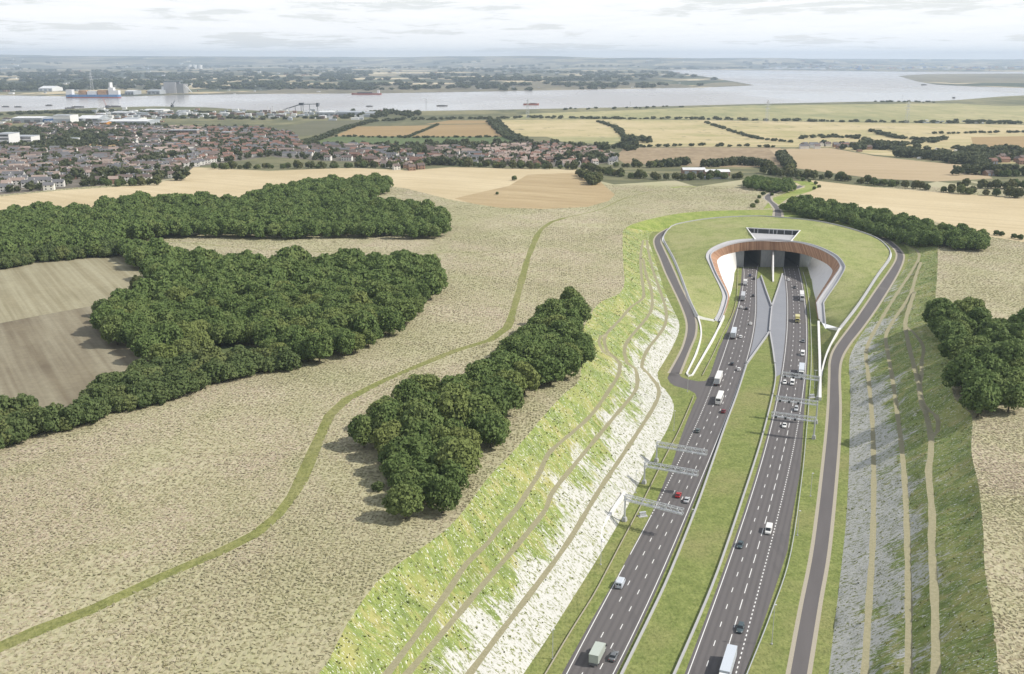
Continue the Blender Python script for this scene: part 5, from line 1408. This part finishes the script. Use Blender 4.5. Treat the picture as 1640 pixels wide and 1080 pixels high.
for x, y, a, k, rf, wl in vis[:296]:
    kind = 'terraced_houses' if k >= 2 else 'house'
    r = empty(kind, (x, y, G(x, y)), a)
    where = 'in the near streets of the town' if x / y < -.2 else 'in the estate beyond the stubble' if x / y < .13 else 'in the far hamlet'
    tag(r, f"{LBW[wl]} {'terrace' if k >= 2 else 'house'} with {LBR[rf]} {where}", 'house', 'houses of the town')
    vpart('wall', WALLM[k], r, (0, 0, 0), M[wl]); ro_ = vpart('roof', ROOFM[k], r, (0, 0, 0), M[rf])
    vpart('chimney', CHIM, ro_, (HT_[k][0] * .3, 0, HT_[k][2] + HT_[k][3]), M[wl]); vpart('window', WINM[k], r)
mbh = MB(); hm = ['brick', 'render', 'roof_brown', 'roof_grey', 'roof_pink', 'roof_red']
def stamp(mb, t, part_, x, y, z, a, mi):
    q = house_me(*t, part_); c, s = math.cos(a), math.sin(a)
    mb.add([(p[0] * c - p[1] * s + x, p[0] * s + p[1] * c + y, p[2] + z) for p in q.v], q.f, mi)
for x, y, a, k, rf, wl in vis[296:]:
    z = float(B(x, y)); stamp(mbh, HT_[k], 'wall', x, y, z, a, hm.index(wl)); stamp(mbh, HT_[k], 'roof', x, y, z, a, hm.index(rf))
tag(mbh.obj('distant_houses', [M[k] for k in hm]), 'close packed brown roofed houses of the farther town streets', None, None, 'stuff')

# ---------------------------------------------------------------- larger buildings, each its own thing
def scale_at(x, y): return F / math.hypot(x, y)            # pixels per metre
def shed(name, px0, px1, py, hpx, depth, wall_, roof_, label, cat='warehouse', rise=.18, rz=0.0, doors=3):
    x0, y0, z0 = UB(px0, py); x1, y1, _ = UB(px1, py); k = scale_at(x0, y0)
    w = abs(x1 - x0); h = hpx / k; r = empty(name, ((x0 + x1) / 2, (y0 + y1) / 2 + depth / 2, z0), rz); tag(r, label, cat)
    t = (w, depth, h * (1 - rise), h * rise)
    house_me(*t, 'wall').obj('wall', M[wall_], r); house_me(*t, 'roof').obj('roof', M[roof_], r)
    for i in range(doors):
        x = -w / 2 + (i + .5) * w / max(doors, 1)
        MB().box(x - w * .1, x + w * .1, -depth / 2 - .15, -depth / 2 + .1, .1, h * .5).obj('door', M['shed_grey'] if wall_ != 'shed_grey' else M['car_grey'], r)
    return r
shed('barn', 1094, 1130, 279, 9, 16, 'brick', 'shed_white', 'white roofed barn left of its twin behind the scrub field', 'barn', .3)
shed('barn', 1130, 1169, 282, 9, 16, 'brick', 'shed_white', 'white roofed barn right of its twin behind the scrub field', 'barn', .3)
shed('barn', 1126, 1166, 286.5, 3.2, 9, 'shed_grey', 'shed_grey', 'low grey roofed shed in front of the white roofed barns', 'barn', .3, doors=0)
shed('barn', 1582, 1600, 282, 7, 14, 'brick', 'roof_brown', 'isolated brown barn among trees at the right', 'barn', .4)
shed('farmhouse', 1586, 1598, 264, 9, 12, 'brick', 'roof_red', 'red brick farmhouse among trees at the far right', 'house', .35)
def block(name, px0, px1, py, hpx, depth, m, label, cat='building', storeys=4, bays=8, base=None):
    x0, y0, z0 = UB(px0, py); x1, _, _ = UB(px1, py); k = scale_at(x0, y0); w = abs(x1 - x0); h = hpx / k
    r = empty(name, ((x0 + x1) / 2, y0 + depth / 2, z0)); tag(r, label, cat)
    MB().box(-w / 2, w / 2, -depth / 2, depth / 2, -2, h).obj('wall', M[m], r)
    MB().box(-w / 2 - .3, w / 2 + .3, -depth / 2 - .3, depth / 2 + .3, h + .003, h + .8).obj('roof', M['shed_grey'], r)
    for s in range(storeys):
        z = h * (s + .35) / storeys; MB().box(-w / 2 + 1, w / 2 - 1, -depth / 2 - .12, -depth / 2 + .05, z, z + h / storeys * .38).obj('window', M['glass'], r)
    return r
block('hospital_block', -6, 16, 236, 18, 40, 'ship_white', 'tall white hospital wing cut off by the left edge', 'hospital', 4)
block('hospital_block', 17, 51, 233, 12, 34, 'ship_white', 'long white hospital wing right of the taller one', 'hospital', 3)
block('office_block', 108, 122, 228, 5, 18, 'ship_white', 'small white block among dark trees in the town', 'building', 2)
block('apartment_block', 290, 316, 218, 8, 24, 'roof_pink', 'sandy coloured apartment block in the town', 'building', 4)
block('apartment_block', 270, 290, 217, 7, 22, 'brick', 'brick apartment block beside the sandy one', 'building', 3)
block('apartment_block', 355, 368, 220, 7, 20, 'roof_pink', 'pale apartment block near the red roofed estate', 'building', 3)
shed('warehouse', 20, 68, 197, 8, 70, 'shed_grey', 'shed_white', 'wide pale roofed warehouse left of the striped silo building')
shed('warehouse', 70, 86, 197, 7, 40, 'shed_blue', 'shed_grey', 'blue fronted warehouse by the striped silo building')
rs_ = shed('warehouse', 86, 113, 197, 11, 50, 'ship_white', 'shed_grey', 'white and grey striped silo building in the industrial strip', 'warehouse', .05, doors=5)
shed('warehouse', 124, 158, 194, 7, 70, 'shed_grey', 'shed_white', 'white gabled shed right of the striped silo building', 'warehouse', .5)
shed('warehouse', 140, 163, 201, 5, 30, 'ship_white', 'roof_grey', 'low white retail shed beside the orange one')
shed('warehouse', 160, 171, 202, 6, 30, 'orange', 'shed_grey', 'orange fronted retail shed')
shed('warehouse', 170, 236, 200, 6, 90, 'shed_grey', 'shed_white', 'longest pale roofed shed in the industrial strip')
shed('warehouse', 195, 222, 195, 5, 60, 'ship_white', 'shed_grey', 'white walled shed behind the longest one')
shed('warehouse', 178, 212, 184, 4, 60, 'shed_grey', 'shed_white', 'pale shed beside the river left of the crane')
shed('warehouse', 230, 262, 181, 5, 60, 'ship_white', 'shed_white', 'white shed beside the river below the crane')
shed('warehouse', 510, 536, 187, 8, 60, 'shed_grey', 'shed_white', 'pale riverside shed at the foot of the conveyor')
shed('warehouse', 540, 580, 187, 8, 60, 'shed_grey', 'shed_grey', 'long grey riverside shed beside the trees')
shed('warehouse', 578, 600, 186, 6, 60, 'ship_white', 'shed_grey', 'short white riverside shed beside the trees')
shed('warehouse', 180, 206, 240, 4, 24, 'shed_blue', 'shed_grey', 'blue roofed school building in the town', 'school')
shed('warehouse', 208, 220, 245, 5, 22, 'ship_white', 'shed_white', 'small pale hall in the town', 'hall')
shed('warehouse', 340, 368, 211, 4, 20, 'shed_grey', 'car_grey', 'dark flat roofed shed behind the red roofed estate')
shed('warehouse', 388, 406, 209, 4, 20, 'shed_grey', 'car_grey', 'dark flat roofed shed right of its neighbour behind the estate')
shed('warehouse', 62, 84, 146.5, 7, 120, 'ship_white', 'shed_white', 'white sheds on the far bank left of the blue ship', rise=.4)
shed('warehouse', 200, 214, 152, 6, 100, 'shed_grey', 'shed_white', 'pale shed on the far bank right of the blue ship')
shed('warehouse', 236, 256, 151, 6, 100, 'shed_grey', 'shed_grey', 'grey shed on the far bank left of the tall mill')
# mill on the far bank
x0, y0, z0 = UB(263, 150); k = scale_at(x0, y0) * 1.12
r = empty('grain_mill', (x0, y0, z0)); tag(r, 'tall grey riverside mill with a white tower on the far bank', 'mill')
MB().box(0, 20 / k, 0, 70, -2, 18 / k).obj('silo_block', M['concrete'], r); MB().box(20.1 / k, 32 / k, 5, 75, -2, 15 / k).obj('annex', M['concrete_grey'], r)
MB().box(-4 / k, -.1 / k, 2, 40, -2, 11 / k).obj('tower', M['ship_white'], r); MB().box(1 / k, 26 / k, 8, 60, 18.02 / k, 20 / k).obj('headhouse', M['greengrey'] if 'greengrey' in M else M['car_greengrey'], r)
for i in range(6): MB().box((1.2 + 3 * i) / k, (2.6 + 3 * i) / k, -1.2, -.02, 0, 16.5 / k).obj('buttress', M['concrete'], r)
MB().bar((33 / k, 20, 12 / k), (44 / k, 20, 1 / k), 3).obj('conveyor', M['ship_white'], r)
for i, px in enumerate((304.5, 312.5, 321)):
    x0, y0, z0 = UB(px, 110.5); k = scale_at(x0, y0)
    r = empty('storage_tank', (x0, y0, z0)); tag(r, ['leftmost', 'middle', 'rightmost'][i] + ' of the three white storage tanks beyond the river', 'tank', 'white storage tanks')
    MB().cyl((0, 0, -2), 2.9 / k, 5.6 / k + 2, 20).obj('shell', M['ship_white'], r); MB().cyl((0, 0, 5.62 / k), 2.9 / k, .5 / k, 20, r2=.6 / k).obj('roof', M['shed_white'], r)
# pylons
def pylon(px, py, top, label):
    x0, y0, z0 = UB(px, py); k = scale_at(x0, y0); h = (py - top) / k
    r = empty('electricity_pylon', (x0, y0, z0), .3); tag(r, label, 'pylon')
    mb = MB(); b, t = h * .085, h * .018
    for sx_, sy_ in ((-1, -1), (1, -1), (1, 1), (-1, 1)): mb.bar((sx_ * b, sy_ * b, -1), (sx_ * t, sy_ * t, h), h * .004)
    for i in range(7):
        a0, a1 = i / 7, (i + 1) / 7; w0, w1 = b + (t - b) * a0, b + (t - b) * a1
        for s in (-1, 1): mb.bar((-w0, s * w0, h * a0), (w1, s * w1, h * a1), h * .0028); mb.bar((w0, s * w0, h * a0), (-w1, s * w1, h * a1), h * .004)
    mb.obj('lattice', M['steel'], r)
    for z, w_ in ((.62, .17), (.76, .21), (.89, .15)):
        MB().hexa([(-w_ * h, -.006 * h, z * h), (w_ * h, -.006 * h, z * h), (w_ * h, .006 * h, z * h), (-w_ * h, .006 * h, z * h)], [(-.02 * h, -.006 * h, (z + .03) * h), (.02 * h, -.006 * h, (z + .03) * h), (.02 * h, .006 * h, (z + .03) * h), (-.02 * h, .006 * h, (z + .03) * h)]).obj('cross_arm', M['steel'], r)
pylon(845, 190, 160, 'lattice pylon standing in front of the brown cargo ship'); pylon(683, 177.5, 159, 'lattice pylon on the river bank left of the brown cargo ship'); pylon(1009, 171, 163, 'small distant pylon on the bare river bank')
pylon(1228, 196, 163, 'tall pylon in the marsh right of the middle'); pylon(1452, 198, 166, 'tall pylon in the marsh farthest right'); pylon(1445, 161, 153, 'small pylon at the river bank farthest right'); pylon(148, 148, 120, 'very tall pylon on the far bank behind the blue ship')
# ships and barges
def hull(px0, px1, py, hpx, m, wl=None, parts=(), name='cargo_ship', label='', cat='ship', bow=1):
    x0, y0, _ = U(px0, py, -7.5); x1, _, _ = U(px1, py, -7.5); k = scale_at((x0 + x1) / 2, y0); L = abs(x1 - x0); h = hpx / k; b = L * .07
    r = empty(name, ((x0 + x1) / 2, y0, -7.5)); tag(r, label, cat)
    mb = MB(); S = [(-.5, .55, 0), (-.47, .85, 0), (-.3, 1, 0), (.35, 1, 0), (.46, .6, .12), (.5, .06, .25)]
    mb.loft([[(bow * s * L, -b * w, -.4), (bow * s * L, b * w, -.4), (bow * s * L, b * w, h * (1 + u)), (bow * s * L, -b * w, h * (1 + u))] for s, w, u in S]); mb.obj('hull', M[m], r)
    if wl:
        mb = MB(); mb.loft([[(bow * s * L * 1.002, -b * w - .25, -.3), (bow * s * L * 1.002, b * w + .25, -.3), (bow * s * L * 1.002, b * w + .25, h * .32), (bow * s * L * 1.002, -b * w - .25, h * .32)] for s, w, u in S]); mb.obj('waterline', M[wl], r)
    for nm, a, c, z0, z1, mm in parts:
        MB().box(a * L, c * L, -b * .8, b * .8, h + z0 / k + .02, h + z1 / k).obj(nm, M[mm], r)
    return r
hull(106, 193, 157, 4.6, 'ship_blue', 'ship_red', [('deck_cargo', -.24, -.10, 0, 6, 'crate_orange'), ('deck_cargo', -.08, .09, 0, 5, 'ship_white'), ('deck_cargo', .11, .27, 0, 6.4, 'crate_orange'), ('deckhouse', -.47, -.36, 0, 7, 'ship_white'), ('bridge', .31, .40, 0, 10, 'ship_white'), ('funnel', .33, .355, 10, 17, 'ship_white'), ('deckhouse', .40, .49, 0, 6, 'ship_white')], label='long blue ship with stacked orange and white cargo moored at the far bank', bow=-1)
hull(563, 611, 152, 2.2, 'ship_red', None, [('deck_cargo', -.3, .2, 0, 2.0, 'barge'), ('bridge', .36, .44, 0, 4.5, 'ship_white')], label='long low red ship moored at the far bank', bow=-1)
hull(838, 863, 168.5, 2.2, 'ship_red', None, [('deck_cargo', -.3, .35, 0, .8, 'barge'), ('bridge', -.46, -.38, 0, 1.6, 'ship_white')], label='brown cargo ship in midstream behind a pylon')
for i, (a, b_, py, lb) in enumerate(((699, 717, 170.3, 'barge in midstream right of a pylon'), (586, 597, 171.2, 'short barge off the riverside sheds'), (3, 15, 172, 'barge farthest left on the river'), (23, 35, 172.3, 'second barge from the left edge of the river'), (73, 84, 169.8, 'dark barge in midstream left of the blue ship'), (104, 120, 174.2, 'front barge of the moored string below the blue ship'),
                                      (115, 135, 172.2, 'rear barge of the moored string below the blue ship'), (162, 178, 174, 'barge at the near jetty left of its twin'), (174, 194, 171.3, 'barge at the near jetty right of its twin'), (1475, 1484, 137, 'dark barge beside the spit on the right'), (1525, 1530, 157.5, 'tiny boat off the far right bank'))):
    hull(a, b_, py, 1.3, 'barge', None, [('hatch', -.32, .3, 0, .5, 'car_greengrey'), ('wheelhouse', -.45, -.36, 0, 1.3, 'ship_white')], 'river_barge', lb, 'barge')
# riverside conveyor and cranes
x0, y0, z0 = UB(450, 178.4); k = scale_at(x0, y0); r = empty('jetty_conveyor', (x0, y0, z0)); tag(r, 'raised conveyor gantry running out over the river jetty', 'conveyor')
MB().bar((0, 0, 1 / k), (31 / k, 0, 10.5 / k), 1.1 / k).obj('ramp', M['car_grey'], r); MB().bar((31 / k, 0, 10.3 / k), (57 / k, 30, 10.2 / k), .9 / k).obj('boom', M['car_grey'], r)
for px in (12, 22, 31, 34, 44, 56): MB().bar((px / k, 0, -2), (px / k, 0, min(10, 1 + px * .3) / k), .45 / k).obj('leg', M['car_grey'], r)
MB().box(29 / k, 35 / k, -12, 12, 9 / k, 12.6 / k).obj('drive_house', M['car_dark'], r); MB().box(55 / k, 58 / k, -12, 12, 7 / k, 12.4 / k).obj('loading_head', M['car_dark'], r)
x0, y0, z0 = UB(276, 172); k = scale_at(x0, y0); r = empty('dock_crane', (x0, y0, z0)); tag(r, 'dark jib crane standing on the near river bank', 'crane')
MB().box(-1.2 / k, 1.2 / k, -8, 8, -2, 3.4 / k).obj('cab', M['car_dark'], r); MB().bar((0, 0, 3 / k), (4.6 / k, 0, 9.5 / k), .5 / k).obj('jib', M['car_dark'], r); MB().bar((0, 0, 3 / k), (-1.2 / k, 0, 6.5 / k), .4 / k).obj('counter_mast', M['car_dark'], r)
x0, y0, z0 = U(171, 171.5, -7.5); k = scale_at(x0, y0); r = empty('dock_crane', (x0, y0, z0)); tag(r, 'thin red jib crane rising from the near jetty barges', 'crane')
MB().bar((0, 0, 0), (-4.5 / k, 0, 13 / k), .35 / k).obj('jib', M['ship_red'], r); MB().box(-1 / k, 2 / k, -8, 8, -.3, 2.2 / k).obj('cab', M['car_dark'], r)
for px, h_ in ((429, 10), (434, 7), (437, 11), (462, 9)):
    x0, y0, z0 = UB(px, 182); k = scale_at(x0, y0); r = empty('works_chimney', (x0, y0, z0)); tag(r, 'slim pale chimney of the riverside works left of the conveyor', 'chimney', 'chimneys of the riverside works')
    MB().cyl((0, 0, -1), .75 / k, h_ / k, 10, r2=.45 / k).obj('stack', M['shed_white'], r); MB().cyl((0, 0, h_ / k - .98), .55 / k, .5 / k, 10).obj('cap', M['car_grey'], r)
# scattered small works, sheds and harbour buildings far off
mbx = MB(); bm_ = ['ship_white', 'shed_grey', 'shed_white', 'brick', 'roof_brown', 'ship_red', 'shed_blue', 'crate_orange']
def specks(n_, fx_, fy_, w_, h_, ch):
    for _ in range(n_):
        px, py = fx_(), fy_(); x, y, z = UB(px, py)
        if ZONE(x, y) in ('river_water', 'peach_field', 'ripe_field', 'striped_field', 'stubble_field'): continue
        k = scale_at(x, y); w = random.uniform(*w_) / k; h = random.uniform(*h_) / k; d = w * random.uniform(.5, 1.2)
        mbx.box(x - w / 2, x + w / 2, y - d / 2, y + d / 2, z - 2, z + h, bm_.index(random.choice(ch)))
U_ = random.uniform
specks(120, lambda: U_(0, 420), lambda: U_(100, 152), (1.5, 6), (.8, 2.2), ['ship_white', 'shed_grey', 'shed_white', 'brick'])
specks(260, lambda: U_(150, 610), lambda: random.gauss(184, 3.5), (3, 13), (1.4, 4.2), ['ship_white', 'shed_grey', 'shed_white', 'shed_grey', 'brick', 'roof_brown'])
specks(120, lambda: U_(0, 260), lambda: random.gauss(197, 5), (3, 11), (1.2, 3), ['ship_white', 'shed_grey', 'brick', 'roof_brown'])
specks(130, lambda: U_(400, 1100), lambda: U_(101, 122), (1.5, 6), (.6, 1.5), ['ship_white', 'shed_white', 'shed_grey', 'brick'])
specks(170, lambda: U_(1225, 1660), lambda: random.gauss(109.5, 1.2), (1.5, 7), (.8, 2.4), ['ship_white', 'shed_white', 'ship_red', 'shed_blue', 'crate_orange', 'shed_grey'])
specks(60, lambda: U_(1230, 1320), lambda: random.gauss(110.5, .6), (3, 9), (.8, 1.6), ['ship_white', 'shed_white'])
specks(22, lambda: U_(1480, 1580), lambda: U_(194, 198), (2, 5), (1.2, 2.2), ['ship_white', 'shed_grey'])
specks(26, lambda: U_(1330, 1640), lambda: U_(236, 268), (3, 8), (2, 3.5), ['render' if False else 'ship_white', 'roof_brown', 'brick'])
tag(mbx.obj('distant_buildings', [M[k] for k in bm_]), 'scattered far off works, sheds and port buildings along the river', None, None, 'stuff')
# ---------------------------------------------------------------- tufts of the scrub field: upright sprays standing in rough rows
def tufts():
    V = []
    rng = np.random.default_rng(5)
    fields = [(-330, 330, 150, 300, 1.1, .85), (-360, 360, 300, 430, 1.15, 1.2), (-400, 420, 430, 560, 1.2, 1.8), (-480, 500, 560, 760, 1.35, 2.3), (-560, 600, 760, 1060, 1.7, 3.2)]
    pts = []
    for x0, x1, y0, y1, sx_, sy_ in fields:
        X, Y = np.meshgrid(np.arange(x0, x1, sx_), np.arange(y0, y1, sy_))
        X = X + rng.normal(0, sx_ * .10, X.shape) + .05 * Y; Y = Y + rng.uniform(-.5, .5, Y.shape) * sy_
        q = np.c_[X.ravel(), Y.ravel(), np.full(X.size, sx_)]
        pts.append(q[(np.abs(q[:, 0]) < .54 * q[:, 1] + 12)])
    P = np.vstack(pts); ok = ~inpoly(P, cut)
    for nm, poly in ZN[ZI:]: ok &= ~inpoly(P, poly)
    P = P[ok]; P = P[rng.random(len(P)) < np.clip(.95 + .35 * np.sin(P[:, 0] / 19 + 2.2 * np.sin(P[:, 1] / 43)) * np.sin(P[:, 1] / 27 + 1.7 * np.sin(P[:, 0] / 31)), .6, 1)]; n = len(P)
    z = B(P[:, 0], P[:, 1]); s = P[:, 2] * .92
    big = np.sin(P[:, 0] / 23 + 2 * np.sin(P[:, 1] / 31)) * np.sin(P[:, 1] / 19 + 1.5 * np.sin(P[:, 0] / 27))
    h = (.16 + .15 * rng.random(n) + .05 * big) * np.minimum(s, 1.15); w = (.36 + .22 * rng.random(n)) * s
    quads = []
    for k in range(2):
        a = rng.uniform(0, PI, n) + k * PI / 2; dx, dy = np.cos(a) * w, np.sin(a) * w
        lx, ly = rng.normal(0, .28, n) * s, rng.normal(0, .28, n) * s
        q = np.empty((n, 4, 3))
        q[:, 0] = np.c_[P[:, 0] - dx * .7, P[:, 1] - dy * .7, z - .05]; q[:, 1] = np.c_[P[:, 0] + dx * .7, P[:, 1] + dy * .7, z - .05]
        q[:, 2] = np.c_[P[:, 0] + dx + lx, P[:, 1] + dy + ly, z + h * rng.uniform(.7, 1, n)]; q[:, 3] = np.c_[P[:, 0] - dx + lx, P[:, 1] - dy + ly, z + h * rng.uniform(.7, 1, n)]
        quads.append(q)
    v = np.concatenate(quads).reshape(-1, 3); f = np.arange(len(v), dtype=np.int32).reshape(-1, 4)
    o = link('scrub_tufts', mesh('scrub_tufts', v, f, [M['tuft']])); tag(o, 'dry beige and green tufts standing in rows across the scrub field', None, None, 'stuff')
    print('tufts', n)
tufts()

def slope_plants():
    rng = np.random.default_rng(11); P = []
    for nm in ('slopeL', 'slopeR'):
        poly = [p for n_, p in ZN if n_ == nm][0]; lo, hi = poly.min(0), np.minimum(poly.max(0), [1e9, 800])
        q = np.c_[rng.uniform(lo[0], hi[0], 150000), rng.uniform(max(lo[1], 150), hi[1], 150000)]
        P.append(q[inpoly(q, poly)])
    P = np.vstack(P); V = []
    for x, y in P:
        h = BV.ray_cast(Vector((x, y, 600)), Vector((0, 0, -1)))
        if h[0] is None or names[zid[h[2]]] not in ('slopeL', 'slopeR'): continue
        fr = min(1, h[0].z / 24)
        clump = .5 + .5 * math.sin(x / 7 + 2 * math.sin(y / 11)) * math.sin(y / 9 + 1.5 * math.sin(x / 8))
        if rng.random() > (.05 + .36 * fr) * (.25 + .75 * clump): continue
        V.append((x, y, h[0].z, (.20 + .34 * rng.random() ** 2)))
    V = np.array(V); n = len(V); out = []
    for k in range(3):
        a = rng.uniform(0, 2 * PI, n); s = V[:, 3]
        dx, dy = np.cos(a) * s * .55, np.sin(a) * s * .55; lx, ly = rng.normal(0, .3, n) * s, rng.normal(0, .3, n) * s
        q = np.empty((n, 4, 3)); z = V[:, 2]
        q[:, 0] = np.c_[V[:, 0] - dx * .6, V[:, 1] - dy * .6, z - .15]; q[:, 1] = np.c_[V[:, 0] + dx * .6, V[:, 1] + dy * .6, z - .15]
        q[:, 2] = np.c_[V[:, 0] + dx + lx, V[:, 1] + dy + ly, z + s * .75]; q[:, 3] = np.c_[V[:, 0] - dx + lx, V[:, 1] - dy + ly, z + s * .6]
        out.append(q)
    v = np.concatenate(out).reshape(-1, 3)
    o = link('slope_plants', mesh('slope_plants', v, np.arange(len(v), dtype=np.int32).reshape(-1, 4), [M['plants']])); tag(o, 'low grass tussocks and white flowers growing on the chalk slopes', None, None, 'stuff')
    print('slope plants', n)
slope_plants()
# ---------------------------------------------------------------- air, light, camera
hz = NT('thin_haze_air')
hz.t.nodes.remove(hz.b)
pv = hz.n('ShaderNodeVolumePrincipled')
pv.inputs['Color'].default_value = (.66, .80, 1.0, 1)
pv.inputs['Density'].default_value = 5.4e-5
pv.inputs['Anisotropy'].default_value = .1
hz.t.links.new(pv.outputs[0], hz.t.nodes['Material Output'].inputs['Volume'])
tag(MB().box(-19500, 19500, -200, 29500, -12, 330).obj('haze', hz.m), 'thin pale blue haze in the air over the whole landscape', None, None, 'stuff')

EL, AZ = math.radians(43), math.radians(-6)
sd = Vector((math.cos(EL) * math.cos(AZ), math.cos(EL) * math.sin(AZ), math.sin(EL)))
sun = bpy.data.lights.new('sun', 'SUN'); sun.energy = 3.7; sun.angle = math.radians(.5); sun.color = (1, .945, .85)
so = bpy.data.objects.new('sun', sun); COL.objects.link(so); so.location = (600, 0, 500)
so.rotation_euler = (-sd).to_track_quat('-Z', 'Y').to_euler()

w = bpy.data.worlds.new('World'); SC.world = w; w.use_nodes = True
nt = w.node_tree; nd = nt.nodes; bg = nd['Background']
sky = nd.new('ShaderNodeTexSky'); sky.sky_type = 'NISHITA'; sky.sun_disc = False
sky.sun_elevation = EL; sky.sun_rotation = math.radians(90) - AZ; sky.altitude = 100; sky.air_density = 1.0; sky.dust_density = 1.2
tc = nd.new('ShaderNodeTexCoord'); sx = nd.new('ShaderNodeSeparateXYZ'); nt.links.new(tc.outputs['Generated'], sx.inputs[0])
def wm(op, a, b=0.0, c=0.0, clamp=False):
    m = nd.new('ShaderNodeMath'); m.operation = op; m.use_clamp = clamp
    for i, v in enumerate((a, b, c)):
        if isinstance(v, bpy.types.NodeSocket): nt.links.new(v, m.inputs[i])
        else: m.inputs[i].default_value = v
    return m.outputs[0]
zz = wm('ADD', wm('MAXIMUM', sx.outputs[2], 0.0), .05)
cx = nd.new('ShaderNodeCombineXYZ')
nt.links.new(wm('DIVIDE', sx.outputs[0], zz), cx.inputs[0]); nt.links.new(wm('DIVIDE', sx.outputs[1], zz), cx.inputs[1])
def wn(scale, det, loc, rough=.6):
    mp = nd.new('ShaderNodeMapping'); nt.links.new(cx.outputs[0], mp.inputs[0]); mp.inputs['Location'].default_value = loc; mp.inputs['Scale'].default_value = (1, .8, 1)
    n = nd.new('ShaderNodeTexNoise'); nt.links.new(mp.outputs[0], n.inputs['Vector']); n.inputs['Scale'].default_value = scale; n.inputs['Detail'].default_value = det; n.inputs['Roughness'].default_value = rough
    n.inputs['Distortion'].default_value = .3
    return n.outputs['Fac']
n1, n2 = wn(.42, 8, (3.1, 1.2, 0), .65), wn(1.5, 7, (9.3, 4.1, 2), .7)
def wr(f, stops):
    r = nd.new('ShaderNodeValToRGB'); nt.links.new(f, r.inputs[0]); e = r.color_ramp.elements
    while len(e) < len(stops): e.new(.5)
    for el, (p, c) in zip(e, stops): el.position = p; el.color = (*c, 1) if isinstance(c, tuple) else (c, c, c, 1)
    return r.outputs[0]
def wmix(f, a, b, mode='MIX'):
    m = nd.new('ShaderNodeMix'); m.data_type = 'RGBA'; m.blend_type = mode
    for i, v in ((0, f), (6, a), (7, b)):
        if isinstance(v, bpy.types.NodeSocket): nt.links.new(v, m.inputs[i])
        else: m.inputs[i].default_value = (*v, 1) if isinstance(v, tuple) and len(v) == 3 else v
    return m.outputs[2]
tone = wr(wm('ADD', wm('MULTIPLY', n1, .5), wm('MULTIPLY', n2, .5)), [(.36, (8.6, 8.8, 9.15)), (.47, (9.3, 9.4, 9.5)), (.57, (9.9, 9.9, 9.9))])
hor = wr(sx.outputs[2], [(0.0, 1.0), (.03, .25), (.08, 0.0)])
tone = wmix(wm('MULTIPLY', hor, .75), tone, (9.6, 9.75, 9.9))
up = wr(sx.outputs[2], [(.05, 1.0), (.25, .82), (.7, .64)])
tone = wmix(1.0, tone, up, 'MULTIPLY')
cov = wr(wm('ADD', wm('MULTIPLY', n1, .65), wm('MULTIPLY', n2, .35)), [(.36, 0.0), (.47, 1.0)])
cov = wm('MAXIMUM', wm('MAXIMUM', cov, hor), .72)
cov = wm('MULTIPLY', cov, wr(sx.outputs[2], [(.15, 1.0), (.5, .55)]))
nt.links.new(wmix(cov, sky.outputs[0], tone), bg.inputs[0]); bg.inputs[1].default_value = .1

cam = bpy.data.cameras.new('camera'); cam.sensor_width = 36; cam.lens = F / 1640 * 36; cam.clip_start = .5; cam.clip_end = 90000
co = bpy.data.objects.new('camera', cam); COL.objects.link(co); co.location = (0, 0, HC); co.rotation_euler = (PI / 2 - TH, 0, 0)
SC.camera = co
SC.view_settings.view_transform = 'Standard'; SC.view_settings.look = 'None'; SC.view_settings.exposure = 0.18; SC.view_settings.gamma = 1
SC.cycles.use_denoising = True
SC.cycles.max_bounces = 6; SC.cycles.diffuse_bounces = 2; SC.cycles.glossy_bounces = 2; SC.cycles.volume_bounces = 1; SC.cycles.transparent_max_bounces = 4
